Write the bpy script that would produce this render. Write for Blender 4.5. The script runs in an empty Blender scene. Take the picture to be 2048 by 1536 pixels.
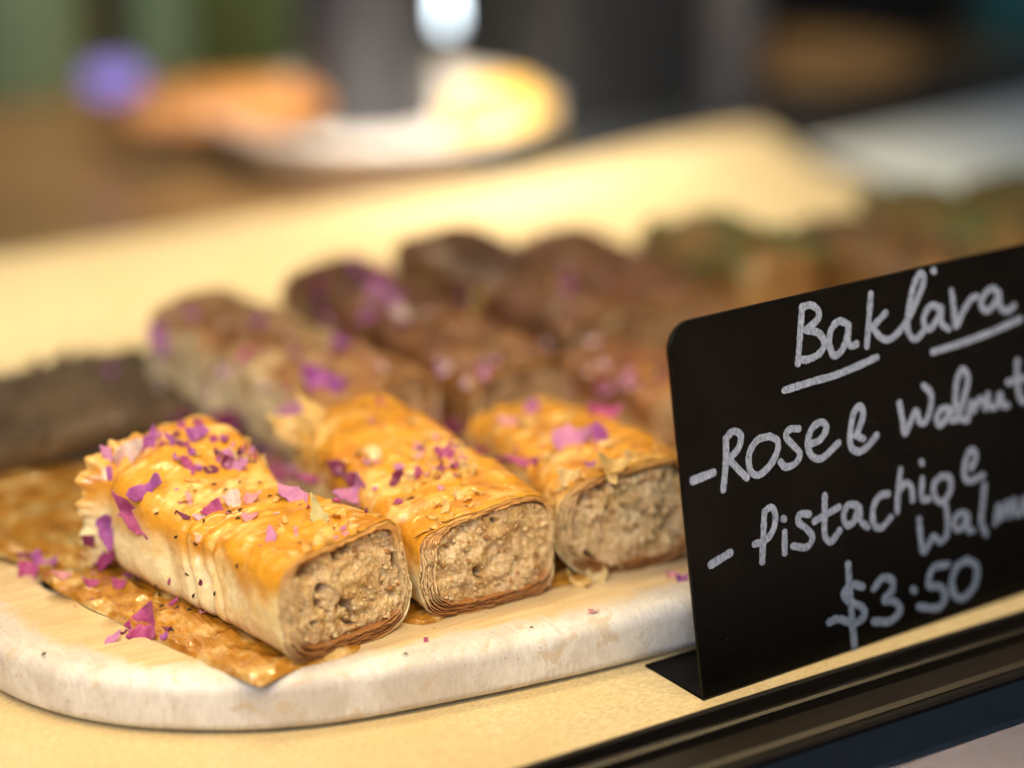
import bpy, math, random
import numpy as np
from mathutils import Vector, Matrix
from mathutils.bvhtree import BVHTree
from mathutils.geometry import delaunay_2d_cdt

# All shapes are written in centimetres and turned into metres by S when linked.
S = 0.01
SC = bpy.context.scene
COL = SC.collection
rnd = random.Random(7)
R = math.radians

# ------------------------------------------------------------------ camera
FPX = 4850.0
PITCH = math.atan((768 + 950) / FPX)
HCAM = 23.7
AX = math.atan((9000 - 1024) / (FPX / math.cos(PITCH)))
VH = np.array([math.cos(AX), math.sin(AX), 0.0])
RT = np.array([VH[1], -VH[0], 0.0])
FW = np.array([VH[0] * math.cos(PITCH), VH[1] * math.cos(PITCH), -math.sin(PITCH)])
UP = np.cross(RT, FW)
CAM = np.array([0, 0, HCAM])

cd = bpy.data.cameras.new('camera')
cam = bpy.data.objects.new('camera', cd)
COL.objects.link(cam)
SC.camera = cam
cd.sensor_width = 36.0
cd.lens = 36.0 * FPX / 2048.0
cd.clip_start = 0.02
cd.clip_end = 50
cd.dof.use_dof = True
cd.dof.focus_distance = 52.1 * S
cd.dof.aperture_fstop = 3.4
m = Matrix((RT.tolist(), UP.tolist(), (-FW).tolist())).transposed().to_4x4()
m.translation = Vector((CAM * S).tolist())
cam.matrix_world = m

SC.render.engine = 'CYCLES'
SC.cycles.use_denoising = True
SC.cycles.max_bounces = 8
SC.cycles.caustics_reflective = False
SC.cycles.caustics_refractive = False
SC.view_settings.view_transform = 'Standard'
SC.view_settings.look = 'None'
SC.view_settings.exposure = 0.0

# ------------------------------------------------------------------ light
w = bpy.data.worlds.new('World')
SC.world = w
w.use_nodes = True
bg = w.node_tree.nodes['Background']
bg.inputs[0].default_value = (0.75, 0.85, 1.0, 1)
bg.inputs[1].default_value = 0.08


PLX, PLY = 48.5, 80.5


def area(name, loc, target, sx, sy, power, color, spread=180):
    l = bpy.data.lights.new(name, 'AREA')
    l.shape = 'RECTANGLE'
    l.size = sx * S
    l.size_y = sy * S
    l.energy = power
    l.color = color
    l.spread = R(spread)
    o = bpy.data.objects.new(name, l)
    COL.objects.link(o)
    o.location = [c * S for c in loc]
    d = Vector(target) - Vector(loc)
    q = d.to_track_quat('-Z', 'Y')
    o.rotation_euler = q.to_euler()
    return o


# warm strip above the front edge of the case, another over its back, daylight from the shop front
area('front_strip_light', (21, 32.0, 19.5), (23, 41.0, 1), 58, 1.4, 0.50, (1.0, 0.75, 0.38), 120)
area('middle_glint_fill', (27, 46.0, 23), (27, 45, 1), 46, 3.0, 0.17, (1.0, 0.77, 0.42), 75)  # unseen extra light over the rolls, added for glints on the crust
area('rear_strip_light', (26, 71, 25), (26, 69, 0), 68, 2.0, 0.56, (1.0, 0.84, 0.56), 66)
area('shop_window_light', (-70, -60, 110), (28, 42, 0), 70, 90, 17.0, (0.72, 0.84, 1.0))
area('counter_fill_light', (46, 72, 58), (47, 92, 0), 24, 12, 0.5, (1.0, 0.80, 0.56), 50)  # added fill without a visible lamp, brightens the counter and plate
area('plate_fill_light', (32, 52, 42), (PLX, PLY, 0), 5, 5, 0.19, (1.0, 0.88, 0.74), 24)  # narrow unseen light, added to whiten the front wall of the plate
area('rear_glint_fill', (30, 71.5, 26), (30, 55, 6), 62, 0.6, 0.11, (1.0, 0.84, 0.60), 130)  # thin extra light from behind, added for sparkle on crust and syrup
area('ledge_fill_light', (34, 30.6, -1.3), (35, 28.5, -6), 40, 1.0, 6.5, (1.0, 0.86, 0.66), 150)  # added under the panel lip to brighten the peach ledge


# ------------------------------------------------------------------ maths
def ray(px, py):
    return FW + RT * (px - 1024) / FPX + UP * (768 - py) / FPX


def at(px, py, z=0.0):
    d = ray(px, py)
    return CAM + d * ((z - HCAM) / d[2])


def aty(px, py, y):
    d = ray(px, py)
    return CAM + d * (y / d[1])


def _hash(ix, iy, iz, seed):
    h = (ix.astype(np.int64) * 374761393 + iy.astype(np.int64) * 668265263
         + iz.astype(np.int64) * 2147483647 + seed * 974634777) & 0xFFFFFFFF
    h = ((h ^ (h >> 13)) * 1274126177) & 0xFFFFFFFF
    h = ((h ^ (h >> 16)) * 2246822519) & 0xFFFFFFFF
    h = h ^ (h >> 15)
    return (h & 0xFFFFFF).astype(np.float64) / 0xFFFFFF * 2 - 1


def vnoise(P, seed=0):
    P = np.asarray(P, float)
    i = np.floor(P).astype(np.int64)
    f = P - i
    u = f * f * f * (f * (f * 6 - 15) + 10)
    out = 0
    for dx in (0, 1):
        wx = u[..., 0] if dx else 1 - u[..., 0]
        for dy in (0, 1):
            wy = u[..., 1] if dy else 1 - u[..., 1]
            for dz in (0, 1):
                wz = u[..., 2] if dz else 1 - u[..., 2]
                out = out + wx * wy * wz * _hash(i[..., 0] + dx, i[..., 1] + dy, i[..., 2] + dz, seed)
    return out


def fbm(P, oct=4, seed=0, gain=0.5):
    a, s, t = 1.0, 0.0, 0.0
    P = np.asarray(P, float)
    for k in range(oct):
        s = s + a * vnoise(P * (2.03 ** k) + 17.3 * k, seed + k * 13)
        t += a
        a *= gain
    return s / t


def ridged(P, oct=4, seed=0, gain=0.5):
    a, s, t = 1.0, 0.0, 0.0
    P = np.asarray(P, float)
    for k in range(oct):
        s = s + a * (1 - 2 * np.abs(vnoise(P * (2.03 ** k) + 9.7 * k, seed + k * 7)))
        t += a
        a *= gain
    return s / t


def sstep(a, b, x):
    t = np.clip((x - a) / (b - a), 0, 1)
    return t * t * (3 - 2 * t)


# ------------------------------------------------------------------ object helpers
CMLOC = {}


def tag(o, label=None, cat=None, group=None, kind=None):
    if label:
        o['label'] = label
    if cat:
        o['category'] = cat
    if group:
        o['group'] = group
    if kind:
        o['kind'] = kind
    return o


def empty(name, loc):
    o = bpy.data.objects.new(name, None)
    o.empty_display_size = 0.01
    COL.objects.link(o)
    o.location = [c * S for c in loc]
    CMLOC[o.name] = np.array(loc, float)
    return o


def obj(name, V, F, mat, parent=None, colors=None, smooth=True, origin=None):
    """V in cm, world space; F an (n,4)/(n,3) array or a list of tuples."""
    V = np.asarray(V, float)
    if parent is not None:
        org = CMLOC[parent.name]
    elif origin is not None:
        org = np.array(origin, float)
    else:
        org = np.array([(V[:, 0].min() + V[:, 0].max()) / 2, (V[:, 1].min() + V[:, 1].max()) / 2, V[:, 2].min()])
    me = bpy.data.meshes.new(name)
    L = (V - org) * S
    if isinstance(F, np.ndarray):
        n, k = F.shape
        me.vertices.add(len(L))
        me.vertices.foreach_set('co', L.astype(np.float32).ravel())
        me.loops.add(n * k)
        me.loops.foreach_set('vertex_index', F.astype(np.int32).ravel())
        me.polygons.add(n)
        me.polygons.foreach_set('loop_start', np.arange(0, n * k, k, dtype=np.int32))
        me.polygons.foreach_set('loop_total', np.full(n, k, dtype=np.int32))
        me.update(calc_edges=True)
    else:
        me.from_pydata([tuple(v) for v in L], [], [tuple(int(i) for i in f) for f in F])
    me.validate()
    if smooth:
        me.polygons.foreach_set('use_smooth', [True] * len(me.polygons))
    if colors is not None:
        ca = me.color_attributes.new('Col', 'FLOAT_COLOR', 'POINT')
        c4 = np.ones((len(V), 4), np.float32)
        c4[:, :3] = np.clip(colors, 0, 1)
        ca.data.foreach_set('color', c4.ravel())
    me.materials.append(mat)
    o = bpy.data.objects.new(name, me)
    COL.objects.link(o)
    if parent is not None:
        o.parent = parent
    else:
        o.location = [c * S for c in org]
    CMLOC[o.name] = org
    return o


def gridfaces(nu, nv, wrap_v=False):
    a = []
    i = np.arange(nu - 1)
    j = np.arange(nv if wrap_v else nv - 1)
    I, J = np.meshgrid(i, j, indexing='ij')
    J2 = (J + 1) % nv
    return np.stack([I * nv + J, (I + 1) * nv + J, (I + 1) * nv + J2, I * nv + J2], -1).reshape(-1, 4)


class MB:
    """collects simple shapes"""

    def __init__(s):
        s.V, s.F = [], []

    def add(s, V, F):
        b = len(s.V)
        s.V += [tuple(v) for v in V]
        s.F += [tuple(int(i) + b for i in f) for f in F]
        return s

    def box(s, c, d, rot=0.0, bev=0.06):
        """bevelled box centred at c with sizes d, turned about z"""
        x, y, z = [q / 2 for q in d]
        b = min(bev, x * .9, y * .9, z * .9)
        P = []
        for (zz, k) in ((-z, b), (-z + b, 0), (z - b, 0), (z, b)):
            for (sx, sy, ox, oy) in ((-1, -1, b, 0), (-1, -1, 0, b), (-1, 1, 0, b), (-1, 1, b, 0), (1, 1, b, 0), (1, 1, 0, b), (1, -1, 0, b), (1, -1, b, 0)):
                P.append((sx * max(x - ox - k, 0), sy * max(y - oy - k, 0), zz))
        ca, sa = math.cos(rot), math.sin(rot)
        P = [(c[0] + p[0] * ca - p[1] * sa, c[1] + p[0] * sa + p[1] * ca, c[2] + p[2]) for p in P]
        F = []
        for r in range(3):
            for k in range(8):
                k2 = (k + 1) % 8
                F.append((r * 8 + k, r * 8 + k2, (r + 1) * 8 + k2, (r + 1) * 8 + k))
        F.append(tuple(range(7, -1, -1)))
        F.append(tuple(range(24, 32)))
        return s.add(P, F)

    def lathe(s, c, prof, n=48, a0=0, a1=2 * math.pi):
        V, F = [], []
        for r, z in prof:
            for k in range(n):
                a = a0 + (a1 - a0) * k / n
                V.append((c[0] + r * math.cos(a), c[1] + r * math.sin(a), c[2] + z))
        for i in range(len(prof) - 1):
            for k in range(n):
                k2 = (k + 1) % n
                F.append((i * n + k, i * n + k2, (i + 1) * n + k2, (i + 1) * n + k))
        return s.add(V, F)

    def build(s, name, mat, parent=None, smooth=False, **k):
        return obj(name, np.array(s.V), s.F, mat, parent, smooth=smooth, **k)


# ------------------------------------------------------------------ materials
def new_mat(name):
    mt = bpy.data.materials.new(name)
    mt.use_nodes = True
    nt = mt.node_tree
    return mt, nt, nt.nodes['Principled BSDF']


def N(nt, typ, **k):
    n = nt.nodes.new(typ)
    for a, b in k.items():
        setattr(n, a, b)
    return n


def coords(nt, scale=(1, 1, 1)):
    tc = N(nt, 'ShaderNodeTexCoord')
    mp = N(nt, 'ShaderNodeMapping')
    mp.inputs['Scale'].default_value = [100 * c for c in scale]
    nt.links.new(tc.outputs['Object'], mp.inputs['Vector'])
    return mp.outputs['Vector']


def noise(nt, vec, scale, detail=4, rough=0.6, dist=0.0):
    n = N(nt, 'ShaderNodeTexNoise')
    n.inputs['Scale'].default_value = scale
    n.inputs['Detail'].default_value = detail
    n.inputs['Roughness'].default_value = rough
    n.inputs['Distortion'].default_value = dist
    nt.links.new(vec, n.inputs['Vector'])
    return n.outputs['Fac']


def ramp(nt, fac, stops):
    r = N(nt, 'ShaderNodeValToRGB')
    els = r.color_ramp.elements
    while len(els) < len(stops):
        els.new(0.5)
    for e, (p, c) in zip(els, stops):
        e.position = p
        e.color = (*c, 1) if len(c) == 3 else c
    nt.links.new(fac, r.inputs['Fac'])
    return r.outputs['Color']


def mix(nt, fac, a, b, mode='MIX'):
    n = N(nt, 'ShaderNodeMix', data_type='RGBA', blend_type=mode)
    for sock, v in ((n.inputs['Factor'], fac), (n.inputs[6], a), (n.inputs[7], b)):
        if isinstance(v, (int, float)):
            sock.default_value = v
        elif isinstance(v, tuple):
            sock.default_value = (*v, 1)
        else:
            nt.links.new(v, sock)
    return n.outputs[2]


def bump(nt, bs, h, strength, dist_cm=0.02):
    b = N(nt, 'ShaderNodeBump')
    b.inputs['Strength'].default_value = strength
    b.inputs['Distance'].default_value = dist_cm * S
    nt.links.new(h, b.inputs['Height'])
    nt.links.new(b.outputs['Normal'], bs.inputs['Normal'])
    return b


def sss(bs, wgt, cm, rad=(1, .5, .25)):
    bs.inputs['Subsurface Weight'].default_value = wgt
    bs.inputs['Subsurface Radius'].default_value = rad
    bs.inputs['Subsurface Scale'].default_value = cm * S


def simple(name, c, rough=0.5, metal=0.0, var=0.15, scale=1.5, bumpv=0.2, coat=0.0, stretch=(1, 1, 1)):
    mt, nt, bs = new_mat(name)
    v = coords(nt, stretch)
    f = noise(nt, v, scale, 6)
    col = ramp(nt, f, [(0.25, tuple(q * (1 - var) for q in c)), (0.75, tuple(min(1, q * (1 + var)) for q in c))])
    nt.links.new(col, bs.inputs['Base Color'])
    bs.inputs['Roughness'].default_value = rough
    bs.inputs['Metallic'].default_value = metal
    bs.inputs['Coat Weight'].default_value = coat
    if bumpv:
        bump(nt, bs, noise(nt, v, scale * 8, 4), bumpv)
    return mt


def mat_crust():
    mt, nt, bs = new_mat('baked_phyllo')
    at_ = N(nt, 'ShaderNodeVertexColor', layer_name='Col')
    v = coords(nt)
    f = noise(nt, v, 7, 8, .65)
    c = mix(nt, ramp(nt, f, [(0.35, (0, 0, 0)), (0.7, (1, 1, 1))]), mix(nt, 1.0, at_.outputs['Color'], (0.86, 0.78, 0.66), 'MULTIPLY'), at_.outputs['Color'])
    nt.links.new(c, bs.inputs['Base Color'])
    sss(bs, 0.22, 0.12, (1, .55, .22))
    rr = ramp(nt, noise(nt, v, 2.2, 5), [(0.35, (.3,) * 3), (0.65, (.55,) * 3)])
    nt.links.new(rr, bs.inputs['Roughness'])
    nt.links.new(ramp(nt, noise(nt, v, 1.6, 4), [(0.40, (.15,) * 3), (0.58, (.85,) * 3)]), bs.inputs['Coat Weight'])
    bs.inputs['Coat Roughness'].default_value = 0.045
    bs.inputs['Specular IOR Level'].default_value = 0.45
    f2 = noise(nt, coords(nt, (1, .6, 1)), 7, 8, .68, .8)
    bump(nt, bs, f2, 0.2, 0.04)
    return mt


def mat_layer():
    mt, nt, bs = new_mat('phyllo_edge')
    at_ = N(nt, 'ShaderNodeVertexColor', layer_name='Col')
    v = coords(nt)
    f = noise(nt, v, 9, 6)
    c = mix(nt, f, mix(nt, 1.0, at_.outputs['Color'], (0.6, 0.42, 0.28), 'MULTIPLY'), at_.outputs['Color'])
    nt.links.new(c, bs.inputs['Base Color'])
    sss(bs, 0.3, 0.08)
    bs.inputs['Roughness'].default_value = 0.45
    bump(nt, bs, noise(nt, v, 25, 4), 0.4, 0.02)
    return mt


def mat_fill():
    mt, nt, bs = new_mat('walnut_filling')
    at_ = N(nt, 'ShaderNodeVertexColor', layer_name='Col')
    v = coords(nt)
    f = noise(nt, v, 12, 8, .7)
    c = mix(nt, ramp(nt, f, [(0.42, (0, 0, 0)), (0.66, (1, 1, 1))]), mix(nt, 1.0, at_.outputs['Color'], (0.68, 0.5, 0.36), 'MULTIPLY'), at_.outputs['Color'])
    nt.links.new(c, bs.inputs['Base Color'])
    sss(bs, 0.25, 0.06)
    rr = ramp(nt, noise(nt, v, 5, 3), [(0.4, (.35,) * 3), (0.6, (.7,) * 3)])
    nt.links.new(rr, bs.inputs['Roughness'])
    bump(nt, bs, noise(nt, v, 16, 6, .65), 0.5, 0.03)
    return mt


def mat_petal(name, c, c2, trans=0.25):
    mt, nt, bs = new_mat(name)
    v = coords(nt)
    f = noise(nt, v, 2.2, 4)
    vein = noise(nt, coords(nt, (1, 6, 1)), 5, 6, .7, .4)
    c0 = mix(nt, ramp(nt, f, [(0.35, (0, 0, 0)), (0.62, (1, 1, 1))]), c, c2)
    c0 = mix(nt, ramp(nt, vein, [(0.5, (0, 0, 0)), (0.75, (.45,) * 3)]), c0, tuple(q * .55 for q in c))
    nt.links.new(c0, bs.inputs['Base Color'])
    bs.inputs['Roughness'].default_value = 0.5
    bs.inputs['Sheen Weight'].default_value = 0.25
    bump(nt, bs, vein, 0.5, 0.03)
    tr = N(nt, 'ShaderNodeBsdfTranslucent')
    nt.links.new(c0, tr.inputs['Color'])
    ms = N(nt, 'ShaderNodeMixShader')
    ms.inputs[0].default_value = trans
    out = nt.nodes['Material Output']
    nt.links.new(bs.outputs[0], ms.inputs[1])
    nt.links.new(tr.outputs[0], ms.inputs[2])
    nt.links.new(ms.outputs[0], out.inputs['Surface'])
    return mt


def mat_syrup():
    mt, nt, bs = new_mat('amber_syrup')
    v = coords(nt)
    f = noise(nt, v, 1.6, 5)
    col = ramp(nt, f, [(0.3, (0.30, 0.11, 0.008)), (0.5, (0.46, 0.21, 0.022)), (0.66, (0.68, 0.48, 0.20))])
    nt.links.new(col, bs.inputs['Base Color'])
    sss(bs, 0.4, 0.25, (1, .5, .12))
    bs.inputs['Roughness'].default_value = 0.12
    bs.inputs['Coat Weight'].default_value = 1.0
    bs.inputs['Coat IOR'].default_value = 1.7
    bs.inputs['Coat Roughness'].default_value = 0.05
    bump(nt, bs, noise(nt, v, 5, 3, .5, .8), 0.4, 0.08)
    return mt


def mat_board():
    mt, nt, bs = new_mat('whitewashed_wood')
    at_ = N(nt, 'ShaderNodeVertexColor', layer_name='Col')
    v = coords(nt)
    # grain lines along the board, brush marks across its edge
    g = noise(nt, coords(nt, (.25, 3.0, 3.0)), 2.2, 8, .65, .3)
    br = noise(nt, coords(nt, (3.0, .6, .6)), 5, 6, .7)
    patch = noise(nt, v, 0.55, 5, .6, .8)
    patch2 = noise(nt, v, 0.9, 3, .5, .4)
    topc = ramp(nt, g, [(0.3, (0.50, 0.35, 0.18)), (0.55, (0.64, 0.48, 0.28)), (0.75, (0.72, 0.57, 0.37))])
    topc = mix(nt, ramp(nt, patch2, [(0.56, (0, 0, 0)), (0.68, (.55,) * 3)]), topc, (0.58, 0.40, 0.22))
    white = ramp(nt, br, [(0.3, (0.60, 0.56, 0.54)), (0.7, (0.80, 0.78, 0.76))])
    mauve = ramp(nt, br, [(0.3, (0.50, 0.45, 0.42)), (0.7, (0.64, 0.58, 0.54))])
    edge = mix(nt, ramp(nt, patch, [(0.42, (0, 0, 0)), (0.58, (1, 1, 1))]), white, mauve)
    tanp = noise(nt, v, 1.4, 4, .5, 1.0)
    edge = mix(nt, ramp(nt, tanp, [(0.6, (0, 0, 0)), (0.66, (.6,) * 3)]), edge, (0.55, 0.42, 0.28))
    sepc = N(nt, 'ShaderNodeSeparateColor')
    nt.links.new(at_.outputs['Color'], sepc.inputs[0])
    ad = N(nt, 'ShaderNodeMath', operation='ADD')
    nt.links.new(sepc.outputs[0], ad.inputs[0])
    mm = N(nt, 'ShaderNodeMath', operation='MULTIPLY_ADD')
    nt.links.new(patch, mm.inputs[0])
    mm.inputs[1].default_value = 0.9
    mm.inputs[2].default_value = -0.45
    nt.links.new(mm.outputs[0], ad.inputs[1])
    k = ramp(nt, ad.outputs[0], [(0.4, (0, 0, 0)), (0.6, (1, 1, 1))])
    col = mix(nt, k, topc, edge)
    sp = noise(nt, v, 14, 2, .4)
    col = mix(nt, ramp(nt, sp, [(0.70, (0, 0, 0)), (0.74, (.7,) * 3)]), col, (0.2, 0.12, 0.08))
    nt.links.new(col, bs.inputs['Base Color'])
    bs.inputs['Roughness'].default_value = 0.42
    bump(nt, bs, br, 0.25, 0.02)
    return mt


def mat_paper():
    mt, nt, bs = new_mat('brown_parchment')
    v = coords(nt)
    f = noise(nt, v, 0.35, 4)
    fine0 = noise(nt, coords(nt, (1, 2.2, 1)), 7, 8, .75)
    fine = ramp(nt, fine0, [(0.34, (0, 0, 0)), (0.66, (1, 1, 1))])
    c = mix(nt, fine, (0.48, 0.36, 0.18), (0.80, 0.67, 0.42))
    c = mix(nt, ramp(nt, f, [(0.4, (0, 0, 0)), (0.65, (.5,) * 3)]), c, (0.62, 0.45, 0.22))
    nt.links.new(c, bs.inputs['Base Color'])
    bs.inputs['Roughness'].default_value = 0.6
    bump(nt, bs, fine, 0.5, 0.02)
    return mt


def mat_ink():
    mt, nt, bs = new_mat('white_marker_ink')
    v = coords(nt)
    f = noise(nt, coords(nt, (9, 9, 2.5)), 2.6, 5, .7)
    c = ramp(nt, f, [(0.34, (0.035, 0.052, 0.095)), (0.5, (0.115, 0.155, 0.245)), (0.72, (0.22, 0.275, 0.41))])
    nt.links.new(c, bs.inputs['Base Color'])
    bs.inputs['Roughness'].default_value = 0.55
    return mt


def mat_card():
    mt, nt, bs = new_mat('black_acrylic')
    v = coords(nt)
    dust = noise(nt, v, 26, 2, .3)
    sm = noise(nt, v, 1.1, 4)
    c = mix(nt, ramp(nt, dust, [(0.735, (0, 0, 0)), (0.76, (1, 1, 1))]), (0.0022, 0.002, 0.0018), (0.04, 0.036, 0.03))
    nt.links.new(c, bs.inputs['Base Color'])
    rr = ramp(nt, sm, [(0.35, (.28,) * 3), (0.65, (.40,) * 3)])
    nt.links.new(rr, bs.inputs['Roughness'])
    bs.inputs['Specular IOR Level'].default_value = 0.09
    return mt


def mat_wood(name, a, b, rough=0.35, sc=1.0):
    mt, nt, bs = new_mat(name)
    g = noise(nt, coords(nt, (.06 * sc, .9 * sc, .9 * sc)), 1.5, 8, .6, .8)
    c = ramp(nt, g, [(0.3, a), (0.7, b)])
    nt.links.new(c, bs.inputs['Base Color'])
    bs.inputs['Roughness'].default_value = rough
    bump(nt, bs, g, 0.2, 0.02)
    return mt


def mat_emit(name, c, s):
    mt, nt, bs = new_mat(name)
    bs.inputs['Base Color'].default_value = (.05, .05, .06, 1)
    bs.inputs['Emission Color'].default_value = (*c, 1)
    bs.inputs['Emission Strength'].default_value = s
    return mt


M_CRUST, M_LAYER, M_FILL, M_SYRUP = mat_crust(), mat_layer(), mat_fill(), mat_syrup()
M_BOARD, M_PAPER, M_INK, M_CARD = mat_board(), mat_paper(), mat_ink(), mat_card()
M_PET = {
    'magenta': mat_petal('petal_magenta', (0.34, 0.025, 0.17), (0.56, 0.10, 0.32)),
    'violet': mat_petal('petal_violet', (0.33, 0.06, 0.34), (0.50, 0.13, 0.48)),
    'lilac': mat_petal('petal_lilac', (0.55, 0.19, 0.50), (0.66, 0.28, 0.50)),
    'pink': mat_petal('petal_pink', (0.66, 0.22, 0.33), (0.80, 0.45, 0.45)),
    'pale': mat_petal('petal_pale', (0.66, 0.36, 0.58), (0.85, 0.74, 0.55)),
    'dark': mat_petal('petal_dark', (0.16, 0.012, 0.07), (0.28, 0.03, 0.12)),
    'green': mat_petal('dry_sepal', (0.52, 0.50, 0.22), (0.64, 0.52, 0.26)),
    'yellow': mat_petal('dry_yellow', (0.62, 0.38, 0.08), (0.72, 0.50, 0.18)),
    'straw': mat_petal('dry_straw', (0.46, 0.30, 0.14), (0.62, 0.42, 0.22)),
}
M_SEED = simple('black_seed', (0.014, 0.011, 0.008), .5, var=.4, scale=12, bumpv=.5)
M_FLAKE = mat_petal('pastry_flake', (0.70, 0.42, 0.12), (0.80, 0.58, 0.24), .2)
M_FLAKEP = mat_petal('pale_pastry_flake', (0.76, 0.54, 0.24), (0.84, 0.68, 0.38), .2)
M_NUT = simple('dark_walnut_crumb', (0.13, 0.085, 0.05), .8, var=.7, scale=2.5, bumpv=.8)
M_PIST = simple('green_pistachio_crumb', (0.13, 0.16, 0.035), .6, var=.6, scale=3, bumpv=.8)

# ------------------------------------------------------------------ the setting
# case floor under the parchment and the counter behind
MB().box((70, 56.9, -1.15), (200, 39.6, 2.0), bev=.02).build('display_case_floor', simple('dark_laminate', (0.05, 0.04, 0.032), .4))
tag(bpy.data.objects['display_case_floor'], kind='structure')
M_COUNTER = mat_wood('brown_counter_wood', (0.17, 0.095, 0.036), (0.32, 0.19, 0.085), .32)
MB().box((70, 118.5, -2.2), (260, 83, 2.4), bev=.05).build('counter_top', M_COUNTER)
tag(bpy.data.objects['counter_top'], kind='structure')
MB().box((150, 300, -90), (900, 700, 4), bev=.05).build('cafe_floor', simple('cafe_floor_tile', (0.06, 0.045, 0.03), .5))
tag(bpy.data.objects['cafe_floor'], kind='structure')


# parchment lining, softly waved, its far edge lifting a little
def parchment():
    nx, ny = 260, 150
    x = np.linspace(-12, 59.4, nx)
    y = np.linspace(36.42, 75.4, ny)
    X, Y = np.meshgrid(x, y, indexing='ij')
    z = 0.05 * sstep(58, 75, Y) * (1 + vnoise(np.stack([X * .12, Y * .1, X * 0], -1), 3)) * 3
    z += 0.05 * fbm(np.stack([X * .25, Y * .25, X * 0], -1), 3, 5) * sstep(36.4, 38, Y) + 0.0
    z += 0.22 * sstep(72.5, 75.6, Y) * (0.6 + .4 * np.sin(X * .21 + 1.0)) + .7 * sstep(48, 59, X) * sstep(70, 75, Y)
    # keep it flat under the board
    k = sstep(38.0, 39.4, Y) * sstep(62, 60, Y)
    z = z * (1 - k) - 0.02 * k
    Yd = Y + 0.0 * X
    # slightly skewed right end
    Xd = X + (Y - 60) * 0.03 * (X > 40)
    Yd = Y - 0.6 * sstep(50, 59.4, X) * sstep(70, 75, Y)
    V = np.stack([Xd, Yd, z + .03], -1).reshape(-1, 3)
    V2 = V - [0, 0, 0.02]
    F = gridfaces(nx, ny)
    n = len(V)
    o = obj('parchment_sheet', np.vstack([V, V2]), np.vstack([F, F[:, ::-1] + n]), M_PAPER)
    tag(o, 'large golden brown parchment sheet lining the case beneath the board', 'parchment')


parchment()


# serving board: long plank with rounded corners, rolled-over edge
def board():
    ol = [(16.15, 58.5), (15.95, 50), (15.98, 47.2), (16.1, 45.3), (16.65, 43.75), (17.6, 42.4), (18.9, 41.3), (20.6, 40.35), (22.8, 39.75), (26.2, 39.25), (30, 38.95), (38, 38.6), (52, 38.9), (60, 39.5), (63, 41.5), (64, 45), (64, 55), (62.5, 58.6), (58, 60), (40, 60.2), (21, 60.2), (17.5, 59.8)]
    P = catmull(np.array(ol), 14, closed=True)
    n = len(P)
    c = P.mean(0)
    # offset inwards using local normals
    T = np.roll(P, -1, 0) - np.roll(P, 1, 0)
    T /= np.linalg.norm(T, axis=1)[:, None]
    Nn = np.stack([-T[:, 1], T[:, 0]], -1)
    if ((c - P[0]) @ Nn[0]) < 0:
        Nn = -Nn
    prof = []
    for t in np.linspace(0, 1, 10):       # bottom round
        a = t * math.pi / 2
        prof.append((0.28 - .28 * math.sin(a), 0.06 + 0.28 - 0.28 * math.cos(a), 1.0))
    for t in np.linspace(0, 1, 14)[1:]:   # top round, larger
        a = t * math.pi / 2
        prof.append((0.42 - .42 * math.cos(a), 0.88 + 0.42 * math.sin(a), 1.0 - .3 * t))
    for d in (0.5, .6, .75, .9, 1.1, 1.4, 1.8, 2.4):
        prof.append((d, 1.30, max(0.0, .68 - .45 * (d - .42))))
    V, C = [], []
    for d, z, e in prof:
        q = P + Nn * d
        zz = z + 0.018 * fbm(np.stack([q[:, 0] * .5, q[:, 1] * .5, np.full(n, z)], -1), 3, 2)
        V.append(np.stack([q[:, 0], q[:, 1], zz], -1))
        C.append(np.tile([e, e, e], (n, 1)))
    V = np.vstack(V)
    C = np.vstack(C)
    F = [tuple(f) for f in gridfaces(len(prof), n, True)]
    # cap: fan to centre line
    V = np.vstack([V, [[40, 49.5, 1.30]]])
    C = np.vstack([C, [[0, 0, 0]]])
    last = (len(prof) - 1) * n
    for k in range(n):
        F.append((last + k, last + (k + 1) % n, len(V) - 1))
    F.append(tuple(range(n)))
    o = obj('serving_board', V, F, M_BOARD, colors=C)
    tag(o, 'whitewashed wooden serving board with rounded corner carrying the baklava rolls', 'serving board')
    return o


def catmull(P, n, closed=False):
    P = np.asarray(P, float)
    out = []
    m_ = len(P)
    rng = range(m_) if closed else range(m_ - 1)
    for i in rng:
        if closed:
            a, b, c, d = P[(i - 1) % m_], P[i], P[(i + 1) % m_], P[(i + 2) % m_]
        else:
            a = P[i - 1] if i > 0 else 2 * P[0] - P[1]
            b, c = P[i], P[i + 1]
            d = P[i + 2] if i + 2 < m_ else 2 * P[-1] - P[-2]
        for t in np.arange(n) / n:
            out.append(.5 * ((2 * b) + (c - a) * t + (2 * a - 5 * b + 4 * c - d) * t * t + (3 * b - a - 3 * c + d) * t ** 3))
    if not closed:
        out.append(P[-1])
    return np.array(out)


BOARD = board()
ZB = 1.31


# ------------------------------------------------------------------ baklava rolls
CREAM = np.array([0.93, 0.84, 0.55])
GOLD = np.array([0.70, 0.335, 0.026])
BROWN = np.array([0.44, 0.15, 0.010])


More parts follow.
